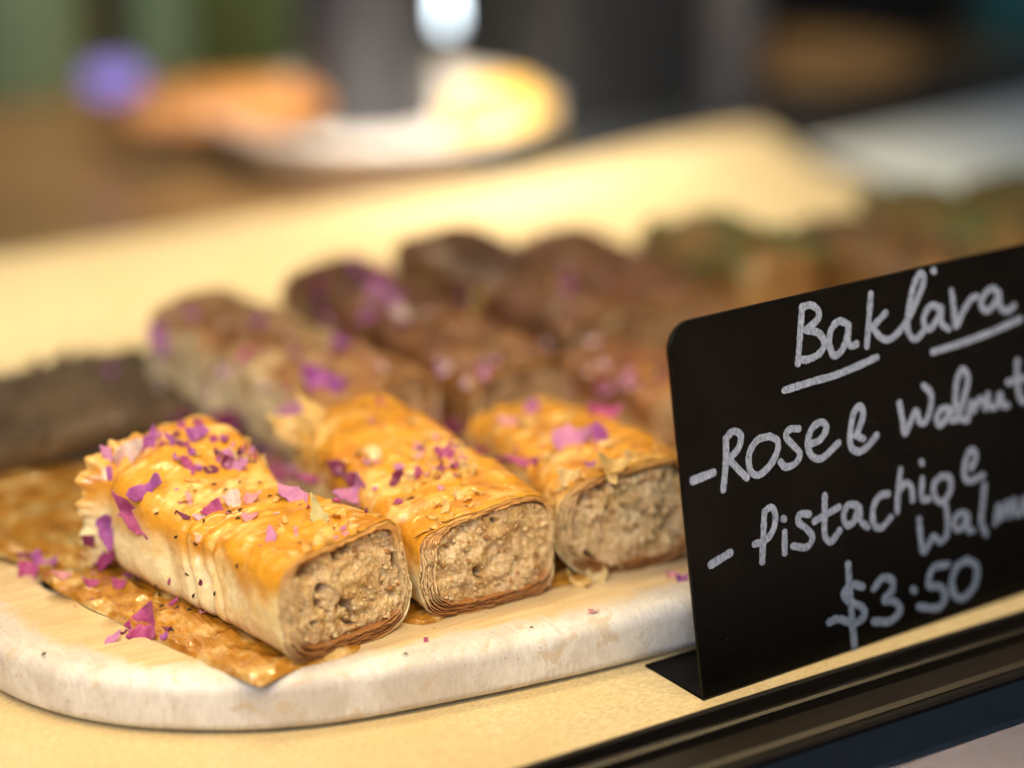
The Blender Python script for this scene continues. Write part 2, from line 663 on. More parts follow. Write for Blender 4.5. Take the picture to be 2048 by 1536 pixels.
class Roll:
    def __init__(s, front, rear, w, h, seed=0, nu=240, nv=280, n=3.2, folds=(), bake=0.25, base=ZB, frill=0.0, rag=0.10,
                 amp=1.0, dark=1.0, lean=0.0, hr=None, hl=None, bend=0.0, rear_z=0.0, topc=None):
        s.__dict__.update(locals())
        s.f = np.array(front, float)
        s.r = np.array(rear, float)
        s.d = s.r - s.f
        s.L = np.linalg.norm(s.d)
        s.d /= s.L
        s.u = np.array([s.d[1], -s.d[0]])       # to the right seen from the front

    def prof(s, t):
        wv = np.interp(t, [k[0] for k in s.w], [k[1] for k in s.w])
        hv = np.interp(t, [k[0] for k in s.h], [k[1] for k in s.h])
        return wv / 2, hv / 2

    def surf(s, t, th, k=1.0, disp=True, cx=0.0, cz=0.0):
        """t 0..1 front to rear, th around; k shrinks towards the core"""
        a, b = s.prof(t)
        c_, s_ = np.cos(th), np.sin(th)
        n = s.n
        rr = (np.abs(c_) ** n + np.abs(s_) ** n) ** (-1 / n)
        X = rr * c_
        Z = rr * s_
        # sloping top: left shoulder lower than right
        hh = b * (1 + s.lean * X * (Z > 0) * np.clip(Z, 0, 1))
        A = np.maximum(a * k, .005)
        x = A * X + cx
        z = hh * k * Z + b * 1.0 + cz
        P3 = np.stack([t * s.L, x * 1.0, z], -1)
        if disp:
            q = P3 + s.seed * 7.1
            d = .16 * s.amp * fbm(q * [.55, .7, .7], 3, s.seed)
            d += .030 * s.amp * ridged(q * [1.0, 1.0, 1.0], 4, s.seed + 5)
            d += .018 * s.amp * fbm(q * [4.5, 4, 4], 3, s.seed + 9)
            bub = np.maximum(0, vnoise(q * [7.5, 7.5, 7.5], s.seed + 71) - .15)
            d += .014 * bub * sstep(-.1, .4, fbm(q * 1.3, 3, s.seed + 72))
            d += .035 * s.amp * np.maximum(0, ridged(q * [.9, 1.1, 1.1] + 40, 3, s.seed + 66) - .35) * sstep(-.2, .6, Z)
            # narrow wrinkles running round the roll
            wr = np.maximum(0, ridged(q * [1.9, .45, .45] + .5 * fbm(q * .8, 2, s.seed + 23)[..., None], 2, s.seed + 21) - .55)
            msk = .12 + sum([np.exp(-((t - f_[0]) / .09) ** 2) for f_ in s.folds]) if s.folds else .5
            d += .045 * s.amp * wr * np.minimum(msk, 1) * (.25 + .75 * sstep(.35, -.35, X))
            for (t0, dep, wd, side) in s.folds:
                tt = t0 + .035 * np.sin(th * 2 + s.seed) + .02 * vnoise(np.stack([th * 1.5, th * 0, th * 0], -1), s.seed + 4)
                g = np.exp(-((t - tt) / wd) ** 2)
                wsd = 1.0 if side == 0 else sstep(-.5, .6, -X if side < 0 else X)
                d = d - dep * g * wsd
                g2 = np.exp(-((t - tt - wd * 1.6) / (wd * .7)) ** 2) + np.exp(-((t - tt + wd * 1.6) / (wd * .7)) ** 2)
                d = d + .12 * dep * g2 * wsd
            low = sstep(-.9, -.4, Z)
            d = d * (0.25 + .75 * low)
            if s.frill:
                fr = sstep(.93, 1.0, t)
                d = d + s.frill * fr * (.7 + .35 * np.sin(th * 19 + 2 * np.sin(th * 3)) + .15 * np.sin(th * 43)) * sstep(.3, -.6, X)
                d = d - s.frill * .7 * np.exp(-((t - .91) / .03) ** 2)
            nx_, nz_ = X / np.hypot(X, Z), Z / np.hypot(X, Z)
            x = x + d * nx_
            z = z + d * nz_
        z = np.maximum(z, 0.0)
        z = z + s.rear_z * sstep(.45, 1, t)
        x = x + s.bend * np.sin(np.pi * np.clip(t, 0, 1))
        yy = t * s.L + .22 * np.clip(z / 2.4, 0, 1.2) * np.clip(1 - t * 3, 0, 1) ** 2
        base = s.f + s.d * yy[..., None] + s.u * x[..., None]
        return np.concatenate([base, (z + s.base)[..., None]], -1), X, Z, P3

    def colour(s, P3, X, Z, t):
        q = P3 + s.seed * 3.3
        zz = Z + .45 * fbm(q * .55, 3, s.seed + 31) + .25 * fbm(q * 2.2, 4, s.seed + 33)
        bk = sstep(s.bake - .38, s.bake + .42, zz)
        c = CREAM * (1 - bk[..., None]) + GOLD * bk[..., None]
        dk = sstep(.02, .45, fbm(q * 1.2, 5, s.seed + 41, .65)) * bk
        c = c * (1 - .6 * dk[..., None]) + BROWN * .6 * dk[..., None]
        pale = sstep(.05, .45, fbm(q * [1.7, 1.0, 1.0], 5, s.seed + 47, .6)) * .7
        c = c * (1 - pale[..., None]) + np.array([.90, .66, .28]) * pale[..., None]
        soak = sstep(-.62, -.97, Z + .2 * fbm(q * 2, 3, s.seed + 51))
        c = c * (1 - soak[..., None]) + np.array([.42, .20, .06]) * soak[..., None]
        if s.topc is not None:
            tc = np.array(s.topc)
            w_ = np.clip((c[..., 0:1] - c[..., 2:3] - .38) / .3, 0, 1)
            c = c * (1 - w_) + tc * (.75 + .5 * fbm(q * 1.3, 3, s.seed)[..., None]) * w_
        return c * s.dark

    def build(s, name, label, cat, group=None, detail=True, fillcol=None, cxf=0.02):
        root = empty(name, (s.f[0], s.f[1], s.base))
        tag(root, label, cat, group)
        nu, nv = s.nu, s.nv
        t = np.linspace(0, 1, nu)
        th = np.linspace(0, 2 * np.pi, nv, endpoint=False)
        T, TH = np.meshgrid(t, th, indexing='ij')
        e0 = s.rag * (fbm(np.stack([np.cos(TH) * 3, np.sin(TH) * 3, TH * 0], -1), 4, s.seed + 61)) / s.L
        e1 = (s.rag * 1.2) * (fbm(np.stack([np.cos(TH) * 6, np.sin(TH) * 6, TH * 0], -1), 3, s.seed + 62)) / s.L
        T2 = e0 * 1.1 * (1 - T) ** 8 + T + e1 * T ** 12
        P, X, Z, P3 = s.surf(T2, TH)
        C = s.colour(P3, X, Z, T)
        V = P.reshape(-1, 3)
        F = gridfaces(nu, nv, True)
        # inner turned-in lip at the front and a closed rear
        lip, _, _, _ = s.surf(T2[0] + 0.004, th, .988)
        lip2, _, _, _ = s.surf(T2[0] + 0.10, th, .97)
        rear = []
        for kk, dt in ((.93, -.01), (.7, -.03), (.4, -.04), (.05, -.045)):
            q, _, _, _ = s.surf(T2[-1] + dt, th, kk)
            rear.append(q)
        n0 = len(V)
        V = np.vstack([V, lip, lip2] + rear)
        ix = np.arange(nv)
        ix2 = (ix + 1) % nv
        def band(a, b):
            return np.stack([a + ix, a + ix2, b + ix2, b + ix], -1)
        fs = [F, band(0, n0), band(n0, n0 + nv), band((nu - 1) * nv, n0 + 2 * nv)]
        for k in range(3):
            fs.append(band(n0 + (2 + k) * nv, n0 + (3 + k) * nv))
        C = np.vstack([C.reshape(-1, 3), C[0], C[0] * .95] + [C[-1]] * 4)
        crust = obj('crust', V, np.vstack(fs), M_CRUST, root, colors=C)
        s.crust_world = (V, np.vstack(fs))
        # phyllo layers at the cut end: thin shells inside the crust
        nl = 8 if detail else 3
        for k in range(nl):
            kk = .982 - .018 * k - .004 * (k % 2)
            nvl = 300 if detail else 100
            thl = np.linspace(0, 2 * np.pi, nvl, endpoint=False)
            ed = .10 * fbm(np.stack([np.cos(thl) * 4, np.sin(thl) * 4, thl * 0 + k * .35], -1), 4, s.seed + 70) + .035 * fbm(np.stack([np.cos(thl) * 9, np.sin(thl) * 9, thl * 0 + k], -1), 2, s.seed + 75) + .02 * vnoise(np.stack([np.cos(thl) * 22, np.sin(thl) * 22, thl * 0 + k], -1), s.seed + 81)
            kw = kk + .020 * fbm(np.stack([np.cos(thl) * 4, np.sin(thl) * 4, thl * 0 + k], -1), 3, s.seed + 90 + k)
            rows = []
            for (dt, dk) in ((.5, 0), (.1, 0), (.0, 0), (.0, -.013), (.08, -.015), (.5, -.016)):
                tt = (ed - .02 - .006 * k + .012 * math.sin(k * 2.3 + s.seed) + dt * 1.0) / s.L
                q, Xl, Zl, Pl = s.surf(tt, thl, kw + dk, cx=cxf * k * .5, cz=0.012 * k)
                rows.append(q)
            Vl = np.vstack(rows)
            Fl = gridfaces(len(rows), nvl, True)
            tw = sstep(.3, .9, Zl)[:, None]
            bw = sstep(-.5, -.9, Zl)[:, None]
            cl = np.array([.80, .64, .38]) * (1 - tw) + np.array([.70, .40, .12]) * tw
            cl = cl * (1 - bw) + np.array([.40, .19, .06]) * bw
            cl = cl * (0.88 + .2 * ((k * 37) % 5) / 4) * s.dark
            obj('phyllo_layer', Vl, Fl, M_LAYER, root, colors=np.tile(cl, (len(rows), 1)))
        # filling face
        kf = .982 - .018 * nl
        ng = 190 if detail else 60
        g = np.linspace(-1, 1, ng)
        Sg, Tg = np.meshgrid(g, g, indexing='ij')
        mx = Sg * np.sqrt(1 - Tg ** 2 * .33)
        mz = Tg * np.sqrt(1 - Sg ** 2 * .33)
        a, b = s.prof(np.array(0.02))
        rad = np.hypot(mx, mz)
        edge = np.maximum(np.abs(Sg), np.abs(Tg))
        ang = np.arctan2(mz, mx)
        n = s.n
        lim = (np.abs(np.cos(ang)) ** n + np.abs(np.sin(ang)) ** n) ** (-1 / n)
        # radial remap so the grid border sits on the shell
        brd = np.hypot(mx / np.maximum(edge, 1e-6), mz / np.maximum(edge, 1e-6))
        k2 = np.clip(edge, 0, 1)
        q0, Xf, Zf, Pf = s.surf(np.full(ang.shape, .03), ang, 1.0)
        c0, _, _, _ = s.surf(np.full(ang.shape, .03), ang, 0.02, disp=False)
        base = c0 + (q0 - c0) * (k2 * (kf + .03))[..., None]
        base[..., :2] += s.u * (cxf * nl * .5)
        lx = (base[..., :2] - s.f) @ s.u
        lz = base[..., 2] - s.base
        q = np.stack([lx, lz, lx * 0], -1) + s.seed * 5.7
        qw = q + .22 * np.stack([fbm(q * 1.6, 3, s.seed + 120), fbm(q * 1.6 + 9, 3, s.seed + 121), q[..., 0] * 0], -1)
        dep = .20 * fbm(qw * 1.3, 3, s.seed + 101) + .13 * ridged(qw * [1.7, 1.1, 1], 3, s.seed + 103, .5) + .055 * ridged(qw * [8, 3.0, 1], 3, s.seed + 105) + .015 * fbm(q * 12, 2, s.seed + 104)
        # spiral of rolled sheet through the filling
        sp = np.sin(rad * 15 + ang * 1.0 + 2.2 * fbm(q * 1.1, 2, s.seed + 8) + s.seed)
        dep += .035 * sp
        hole = sstep(.28, .48, fbm(qw * 2.1, 4, s.seed + 107))
        dep -= .40 * hole
        tunnel = sstep(.95, 1.0, k2)
        y = -dep * .8 - .06 + .35 * tunnel
        P = base.copy()
        P[..., :2] += s.d * y[..., None]
        # colour: beige paste, pale nut flecks, brown walnut skin doubling as painted crevice shade
        c1 = np.array([.68, .51, .235])
        c2 = np.array([.84, .72, .44])
        c3 = np.array([.40, .22, .08])
        if fillcol is not None:
            c1, c2, c3 = [np.array(v_) for v_ in fillcol]
        m1 = sstep(-.25, .45, fbm(q * 2.4, 5, s.seed + 111, .65))[..., None]
        m2 = sstep(.12, .42, fbm(q * 3.1 + 40, 5, s.seed + 113, .7))[..., None]
        cc = c1 * (1 - m1) + c2 * m1
        cc = cc * (1 - .62 * m2) + c3 * .62 * m2
        m3 = sstep(.25, .5, ridged(qw * [2.2, 1.2, 1] + 5, 3, s.seed + 117))[..., None]
        cc = cc * (1 - .5 * m3) + np.array([.88, .78, .56]) * .5 * m3
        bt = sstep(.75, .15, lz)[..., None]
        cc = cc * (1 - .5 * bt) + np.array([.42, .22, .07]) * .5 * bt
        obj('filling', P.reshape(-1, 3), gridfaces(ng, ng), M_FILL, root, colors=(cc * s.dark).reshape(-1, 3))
        if detail:
            rr = np.random.RandomState(s.seed)
            Vc, Fc, Cc = [], [], []
            for _ in range(170):
                i, j = rr.randint(8, ng - 8, 2)
                p = P[i, j]
                sz = .02 + .055 * rr.rand() ** 2.5
                V0, F0 = blob(sz, rr)
                Vc.append(V0 + p - np.append(s.d, 0) * sz * .1)
                Fc.append(F0 + 26 * len(Fc))
                col = (c2 * (.8 + .3 * rr.rand())) if rr.rand() > .22 else c3 * 1.1
                Cc.append(np.tile(col, (26, 1)))
            o = obj('nut_crumb', np.vstack(Vc), np.vstack(Fc), M_FILL, root, colors=np.vstack(Cc) * s.dark)
            o['kind'] = 'stuff'
            # torn shreds of phyllo standing off the cut face
            Vs, Fs, Cs = [], [], []
            for _ in range(90):
                i, j = rr.randint(4, ng - 4, 2)
                if rr.rand() < .6:
                    if rr.rand() < .5:
                        i = rr.choice([5, 9, ng - 10, ng - 6])
                    else:
                        j = rr.choice([ng - 6, ng - 9, ng - 12, 6])
                p = P[i, j] - np.append(s.d, 0) * .06
                V0 = shred(rr, .07 + .16 * rr.rand(), .015 + .035 * rr.rand())
                Vs.append(V0 + p)
                b0 = len(Fs) * 12
                f_ = gridfaces(6, 2) + b0
                Fs.append(f_)
                Cs.append(np.tile(np.array([.74, .58, .34]) * (.75 + .35 * rr.rand()), (12, 1)))
            o = obj('phyllo_shred', np.vstack(Vs), np.vstack(Fs), M_LAYER, root, colors=np.vstack(Cs) * s.dark)
            o['kind'] = 'stuff'
        return root


_b = []


def blob(sz, rr):
    """26-vertex lumpy crumb"""
    V = []
    for lat in (-60, 0, 60):
        for k in range(8):
            a = k * math.pi / 4 + (0.4 if lat else 0)
            V.append((math.cos(a) * math.cos(R(lat)), math.sin(a) * math.cos(R(lat)), math.sin(R(lat))))
    V.append((0, 0, -1))
    V.append((0, 0, 1))
    V = np.array(V)
    V *= (1 + .35 * (rr.rand(26, 1) - .5)) * sz * np.array([1 + .6 * (rr.rand() - .5), 1 + .6 * (rr.rand() - .5), .8])
    F = []
    for r_ in range(2):
        for k in range(8):
            k2 = (k + 1) % 8
            F.append((r_ * 8 + k, r_ * 8 + k2, (r_ + 1) * 8 + k2, (r_ + 1) * 8 + k))
    for k in range(8):
        k2 = (k + 1) % 8
        F.append((24, k2, k, 24))
        F.append((25, 16 + k, 16 + k2, 25))
    F = np.array([f if f[0] != f[3] else (f[0], f[1], f[2], f[2]) for f in F])
    # keep quads only valid: drop degenerate by using tris split
    return V, F


def shred(rr, ln, wd):
    a = rr.rand(3) * 6.28
    d = np.array([math.cos(a[0]) * .8, -.5 - .4 * rr.rand(), math.sin(a[0])])
    d /= np.linalg.norm(d)
    e = np.cross(d, rr.rand(3) - .5)
    e /= np.linalg.norm(e)
    f = np.cross(d, e)
    P = []
    for k in range(6):
        t = k / 5
        c = d * ln * t + f * ln * .35 * math.sin(t * 2.5 + a[1])
        wv = wd * (1 - .6 * t) * (.8 + .4 * rr.rand())
        P.append(c - e * wv / 2)
        P.append(c + e * wv / 2)
    return np.array(P)


# degenerate quads in blob caps: build them as tris instead
def _fix_blob():
    global blob
    base = []
    for lat in (-60, 0, 60):
        for k in range(8):
            a = k * math.pi / 4 + (0.4 if lat else 0)
            base.append((math.cos(a) * math.cos(R(lat)), math.sin(a) * math.cos(R(lat)), math.sin(R(lat))))
    base += [(0, 0, -1), (0, 0, 1)]
    base = np.array(base)
    T = []
    for r_ in range(2):
        for k in range(8):
            k2 = (k + 1) % 8
            A, B, C_, D = r_ * 8 + k, r_ * 8 + k2, (r_ + 1) * 8 + k2, (r_ + 1) * 8 + k
            T += [(A, B, C_), (A, C_, D)]
    for k in range(8):
        k2 = (k + 1) % 8
        T += [(24, k2, k), (25, 16 + k, 16 + k2)]
    T = np.array(T)

    def blob(sz, rr):
        V = base * (1 + .7 * (rr.rand(26, 1) - .5)) * sz * np.array([1 + 1.1 * (rr.rand() - .5), 1 + 1.1 * (rr.rand() - .5), .5 + .7 * rr.rand()])
        return V, T
    return blob


blob = _fix_blob()
ROLLS = []

r1 = Roll((22.32, 40.9), (21.15, 47.9), w=[(0, 3.35), (.25, 3.2), (.45, 3.2), (.55, 3.2), (.8, 3.5), (1, 3.65)],
          h=[(0, 2.42), (.3, 2.4), (.5, 2.22), (.62, 2.3), (.85, 2.95), (1, 2.85)], seed=3, nu=300, nv=340, n=4.4,
          folds=[(.36, .05, .012, -1), (.43, .15, .022, -1), (.50, .07, .014, -1), (.60, .08, .04, 0)], bake=.22, lean=.13, frill=.26)
r1.build('baklava_roll', 'nearest golden baklava roll at the left, syrup pooled along its side', 'baklava', 'front row of baklava rolls')
r2 = Roll((25.92, 41.05), (26.2, 48.0), w=[(0, 3.45), (.3, 3.4), (.6, 3.0), (1, 2.8)],
          h=[(0, 2.25), (.2, 2.4), (.4, 2.35), (.7, 2.7), (1, 2.6)], seed=14, nu=300, nv=340, n=4.2,
          folds=[(.15, .16, .022, -1), (.40, .10, .03, -1)], bake=.05, lean=.16, rag=.14)
r2.build('baklava_roll', 'middle baklava roll of the front row with folded glossy crust and brown soaked base', 'baklava', 'front row of baklava rolls', cxf=.035)
r3 = Roll((29.72, 40.98), (30.7, 47.3), w=[(0, 3.6), (.3, 3.5), (1, 2.8)],
          h=[(0, 2.45), (.2, 2.5), (.6, 2.35), (1, 1.95)], seed=26, nu=280, nv=320, n=3.0,
          folds=[(.3, .05, .04, -1), (.7, .06, .05, 0)], bake=.15, lean=.08, rag=.22, amp=1.15)
r3.build('baklava_roll', 'third baklava roll beside the black price sign with a ragged crumbling cut end', 'baklava', 'front row of baklava rolls')
ROLLS += [r1, r2, r3]

back = [  # crust tops of the back row darkened in colour to stand in for shade
    ((28.2, 49.3), (26.6, 57.0), 3.5, 2.75, 41, .75, .92, 'rear baklava roll with pale cream side, directly behind the nearest roll'),
    ((31.9, 48.7), (30.9, 57.6), 3.3, 2.8, 52, -.5, .7, 'shade-darkened brown rear baklava roll with petals, second of the back row'),
    ((36.0, 50.6), (35.0, 58.4), 3.3, 2.9, 63, -.5, .62, 'shade-darkened brown rear baklava roll standing tallest against the yellow parchment'),
    ((39.6, 52.2), (39.2, 58.4), 3.3, 2.3, 74, -.1, .72, 'lower rear baklava roll with purple petals, left of the pistachio pieces'),
    ((35.6, 46.7), (34.6, 49.9), 2.9, 2.0, 85, -.3, .85, 'short baklava piece half hidden behind the left edge of the sign'),
]
for (f, r, wd, hh, sd, bk, dk, lb) in back:
    q = Roll(f, r, w=[(0, wd), (.5, wd * .96), (1, wd * .9)], h=[(0, hh * .8), (.5, hh * .95), (1, hh * 1.04)], seed=sd, nu=110, nv=130, n=5.0, topc=(.36, .165, .075),
             folds=[(.3, .12, .04, 0), (.62, .12, .05, 0)], bake=bk, amp=1.25, dark=np.array([dk, dk * .92, dk * .9]))
    q.build('baklava_roll', lb, 'baklava', 'back row of baklava rolls', detail=False, fillcol=((.42, .27, .14), (.55, .40, .24), (.24, .13, .06)))  # filling colours darkened as well, as shade
    ROLLS.append(q)


# crumb-covered slabs: walnut at the left, pistachio at the right
def nutty_slab(name, c, size, rot, seed, mat, crumb_mat, label, cat, crumbs, base=ZB):
    root = empty(name, (c[0], c[1], base))
    tag(root, label, cat)
    n = 70
    sx, sy, sz = size
    th = np.linspace(0, 2 * np.pi, n, endpoint=False)
    ph = np.linspace(-np.pi / 2, np.pi / 2, 40)
    PH, TH = np.meshgrid(ph, th, indexing='ij')
    def se(v, e):
        return np.sign(v) * np.abs(v) ** e
    X = se(np.cos(PH), .45) * se(np.cos(TH), .5) * sx / 2
    Y = se(np.cos(PH), .45) * se(np.sin(TH), .5) * sy / 2
    Z = se(np.sin(PH), .5) * sz / 2 + sz / 2
    q = np.stack([X, Y, Z], -1)
    d = 1 + .10 * fbm(q * .8 + seed, 4, seed) + .04 * fbm(q * 4 + seed, 3, seed + 1)
    X, Y, Z = X * d, Y * d, np.maximum(0, Z * d)
    ca, sa = math.cos(rot), math.sin(rot)
    V = np.stack([c[0] + X * ca - Y * sa, c[1] + X * sa + Y * ca, base + Z], -1).reshape(-1, 3)
    colr = mat
    tm = sstep(-.2, .5, fbm(q.reshape(-1, 3) * .7 + seed, 4, seed + 5))[:, None]
    C = np.array(colr[0]) * (1 - tm) + np.array(colr[1]) * tm
    F = gridfaces(40, n, True)
    obj('pastry', V, F, M_CRUST, root, colors=C)
    rr = np.random.RandomState(seed)
    up = V[V[:, 2] > base + sz * .55]
    Vc, Fc = [], []
    for _ in range(crumbs):
        p = up[rr.randint(len(up))]
        V0, F0 = blob(.07 + .16 * rr.rand() ** 2, rr)
        Vc.append(V0 + p + (rr.rand(3) - .5) * .2)
        Fc.append(F0 + 26 * len(Fc))
    o = obj('nut_crumb', np.vstack(Vc), np.vstack(Fc), crumb_mat, root)
    o['kind'] = 'stuff'
    return root, V, F


DARKP = ((0.115, 0.075, 0.042), (0.20, 0.13, 0.075))
PP = ((0.26, 0.13, 0.04), (0.42, 0.24, 0.09))
SL = []
SL.append(nutty_slab('walnut_baklava', (21.6, 56.8), (9.4, 5.4, .95), .1, 5, DARKP, M_NUT, 'dark walnut covered baklava slab at the far left of the board', 'baklava', 320))
SL.append(nutty_slab('pistachio_baklava', (43.6, 55.5), (3.6, 5.6, 2.35), 0, 7, PP, M_PIST, 'pistachio topped baklava piece below the yellow parchment corner', 'baklava', 260))
SL.append(nutty_slab('pistachio_baklava', (47.6, 53.6), (3.5, 5.6, 2.1), .05, 8, PP, M_NUT, 'brown nut baklava piece just above the middle of the sign', 'baklava', 160))
SL.append(nutty_slab('pistachio_baklava', (51.6, 54.6), (3.6, 5.8, 2.3), 0, 9, PP, M_PIST, 'pistachio topped baklava piece above the title on the sign', 'baklava', 260))
SL.append(nutty_slab('pistachio_baklava', (55.7, 54.6), (3.7, 5.8, 2.2), 0, 10, PP, M_PIST, 'pistachio baklava piece farthest right, next to the white tray', 'baklava', 240))


# soaked phyllo base sticking out from under the first roll
def syrup_sheet(name, poly, z0, th_, label, cat, mat, seed):
    P = catmull(np.array(poly), 22 if len(poly) > 10 else 10, closed=True)
    c = P.mean(0)
    rings = []
    rr = [1.0, .995, .98, .95, .88, .78, .66, .52, .36, .18, .02]
    for i, k in enumerate(rr):
        q = c + (P - c) * k
        if i == 0:
            z = np.zeros(len(P))
        else:
            z = th_ * sstep(0, .05, 1 - k) * (1 + .9 * fbm(np.stack([q[:, 0] * 1.3, q[:, 1] * 1.3, q[:, 0] * 0], -1), 4, seed))
        rings.append(np.stack([q[:, 0], q[:, 1], z0 + np.maximum(z, 0.0)], -1))
    # denser rings
    R2 = []
    for a, b in zip(rings[:-1], rings[1:]):
        for t in (0, .2, .4, .6, .8):
            R2.append(a * (1 - t) + b * t)
    R2.append(rings[-1])
    V = np.vstack(R2)
    q = V.copy()
    m_ = np.clip((V[:, 2] - z0) / th_, 0, 1)
    V[:, 2] += m_ * (.09 * ridged(q * [1.3, 1.3, 0], 3, seed + 3) + .09 * fbm(q * [2.4, 2.4, 0], 4, seed + 4) + .04 * np.maximum(0, vnoise(q * [6, 6, 0], seed + 9)))
    V[:, :2] += .05 * np.stack([fbm(q * [2.2, 2.2, 0], 3, seed + 5), fbm(q * [2.2, 2.2, 0] + 30, 3, seed + 6)], -1)
    F = gridfaces(len(R2), len(P), True)
    o = obj(name, V, F, mat)
    tag(o, label, cat)
    return V, F


def bp(px, py):
    q = at(px, py, ZB)
    return (q[0], q[1])


poly = [bp(30, 1120), bp(120, 1185), bp(210, 1232), bp(300, 1275), bp(380, 1312), bp(455, 1348), bp(515, 1372), bp(535, 1368), bp(600, 1338), bp(720, 1292), (23.2, 43.5), (22.3, 48.2), (22.2, 53.6), (18.4, 54.0), (17.2, 50.5)]
SY = syrup_sheet('soaked_phyllo_sheet', poly, ZB, .10, 'flat amber phyllo sheet soaked in syrup beneath the nearest roll', 'phyllo sheet', M_SYRUP, 12)
poly2 = [(24.1, 41.15), (24.45, 41.0), (24.8, 41.12), (25.1, 41.4), (24.7, 42.2), (24.2, 42.2), (23.9, 41.6)]
SY2 = syrup_sheet('syrup_puddle', poly2, ZB, .07, 'small dark puddle of syrup between the first two rolls', 'syrup', M_SYRUP, 13)
poly3 = [(27.3, 41.4), (27.8, 41.15), (28.6, 41.1), (29.2, 41.3), (28.6, 42.4), (27.6, 42.4)]
SY3 = syrup_sheet('syrup_puddle', poly3, ZB, .05, 'thin syrup puddle under the gap before the third roll', 'syrup', M_SYRUP, 14)

# ------------------------------------------------------------------ surface finder for petals
AV, AF = [], []


def addsurf(V, F):
    b = sum(len(v) for v in AV)
    AV.append(np.asarray(V))
    AF.extend([tuple(int(i) + b for i in f) for f in F])


for q in ROLLS:
    V, F = q.crust_world
    addsurf(V, F)
for V, F in (SY, SY2, SY3):
    addsurf(V, F)
for (_, V, F) in SL:
    addsurf(V, F)
addsurf([(10, 38, ZB), (66, 38, ZB), (66, 60, ZB), (10, 60, ZB)], [(0, 1, 2, 3)])
BVH = BVHTree.FromPolygons([tuple(v) for v in np.vstack(AV)], AF)


def hit(px, py):
    d = ray(px, py)
    loc, nor, i, dist = BVH.ray_cast(Vector(CAM.tolist()), Vector((d / np.linalg.norm(d)).tolist()))
    if loc is None:
        return None, None
    n = np.array(nor)
    if n @ d > 0:
        n = -n
    return np.array(loc), n


TOCAM = -FW


def sheet_from_outline(outline, n, org, curl=.35, jag=.02, seed=0, thick=.012, lift=.03, cdir=0.0, res=.055, wav=.10):
    """outline: (k,3) points on the plane through org with normal n -> curved thin body"""
    n = n / np.linalg.norm(n)
    ex = np.cross(n, [0.3, .2, 1.0])
    ex /= np.linalg.norm(ex)
    ey = np.cross(n, ex)
    P2 = np.stack([(outline - org) @ ex, (outline - org) @ ey], -1)
    c = P2.mean(0)
    P2s = catmull(P2, 6, closed=True)
    P2l = np.vstack([P2[i] + (P2[(i + 1) % len(P2)] - P2[i]) * t for i in range(len(P2)) for t in np.arange(6) / 6])
    P2 = .35 * P2s + .65 * P2l
    size = np.ptp(P2, axis=0).max()
    jit = fbm(np.stack([P2[:, 0] * 9, P2[:, 1] * 9, P2[:, 0] * 0 + seed], -1), 3, seed)[:, None]
    P2 = P2 + (P2 - c) / (np.linalg.norm(P2 - c, axis=1)[:, None] + 1e-6) * jit * max(jag, size * .05) * 2.2
    step = max(res, size / 16)
    gx = np.arange(P2[:, 0].min(), P2[:, 0].max(), step)
    gy = np.arange(P2[:, 1].min(), P2[:, 1].max(), step)
    pts = [Vector(p.tolist()) for p in P2]
    ne = len(pts)
    for x in gx:
        for y in gy:
            if inside(P2, x, y, step * .45):
                pts.append(Vector((x + rnd.uniform(-.1, .1) * step, y + rnd.uniform(-.1, .1) * step)))
    edges = [(i, (i + 1) % ne) for i in range(ne)]
    r = delaunay_2d_cdt(pts, edges, [], 1, 1e-5)
    vs = np.array([(v.x, v.y) for v in r[0]])
    fs = [tuple(f) for f in r[2]]
    ca, sa = math.cos(cdir), math.sin(cdir)
    q = vs - c
    u_ = q[:, 0] * ca + q[:, 1] * sa
    v_ = -q[:, 0] * sa + q[:, 1] * ca
    h = (curl * 2.3 + .2) * (u_ ** 2) / max(size, .1) * 1.6 + .25 * curl * (v_ ** 2) / max(size, .1)
    h += wav * size * fbm(np.stack([q[:, 0] * 3 / size, q[:, 1] * 3 / size, q[:, 0] * 0 + seed], -1), 3, seed + 3)
    h += lift
    W = org + vs[:, :1] * ex + vs[:, 1:2] * ey + h[:, None] * n
    nv = len(W)
    W2 = W - n * thick
    F = [f for f in fs] + [tuple(i + nv for i in reversed(f)) for f in fs]
    # rim
    cnt = {}
    for f in fs:
        for a, b in zip(f, f[1:] + f[:1]):
            cnt[(a, b)] = 1
    for (a, b) in list(cnt):
        if (b, a) not in cnt:
            F.append((b, a, a + nv, b + nv))
    return np.vstack([W, W2]), F


def inside(P, x, y, marg):
    c = False
    n = len(P)
    j = n - 1
    for i in range(n):
        if ((P[i, 1] > y) != (P[j, 1] > y)) and (x < (P[j, 0] - P[i, 0]) * (y - P[i, 1]) / (P[j, 1] - P[i, 1]) + P[i, 0]):
            c = not c
        j = i
    if not c:
        return False
    return np.min((P[:, 0] - x) ** 2 + (P[:, 1] - y) ** 2) > marg * marg


ZMAPS = {'a': (100, 750, 2.3625), 'b': (700, 750, 2.793), 'c': (0, 1050, 2.926), 'f': (0, 0, 1), 'd': (150, 820, 4.655)}
_k = [0]


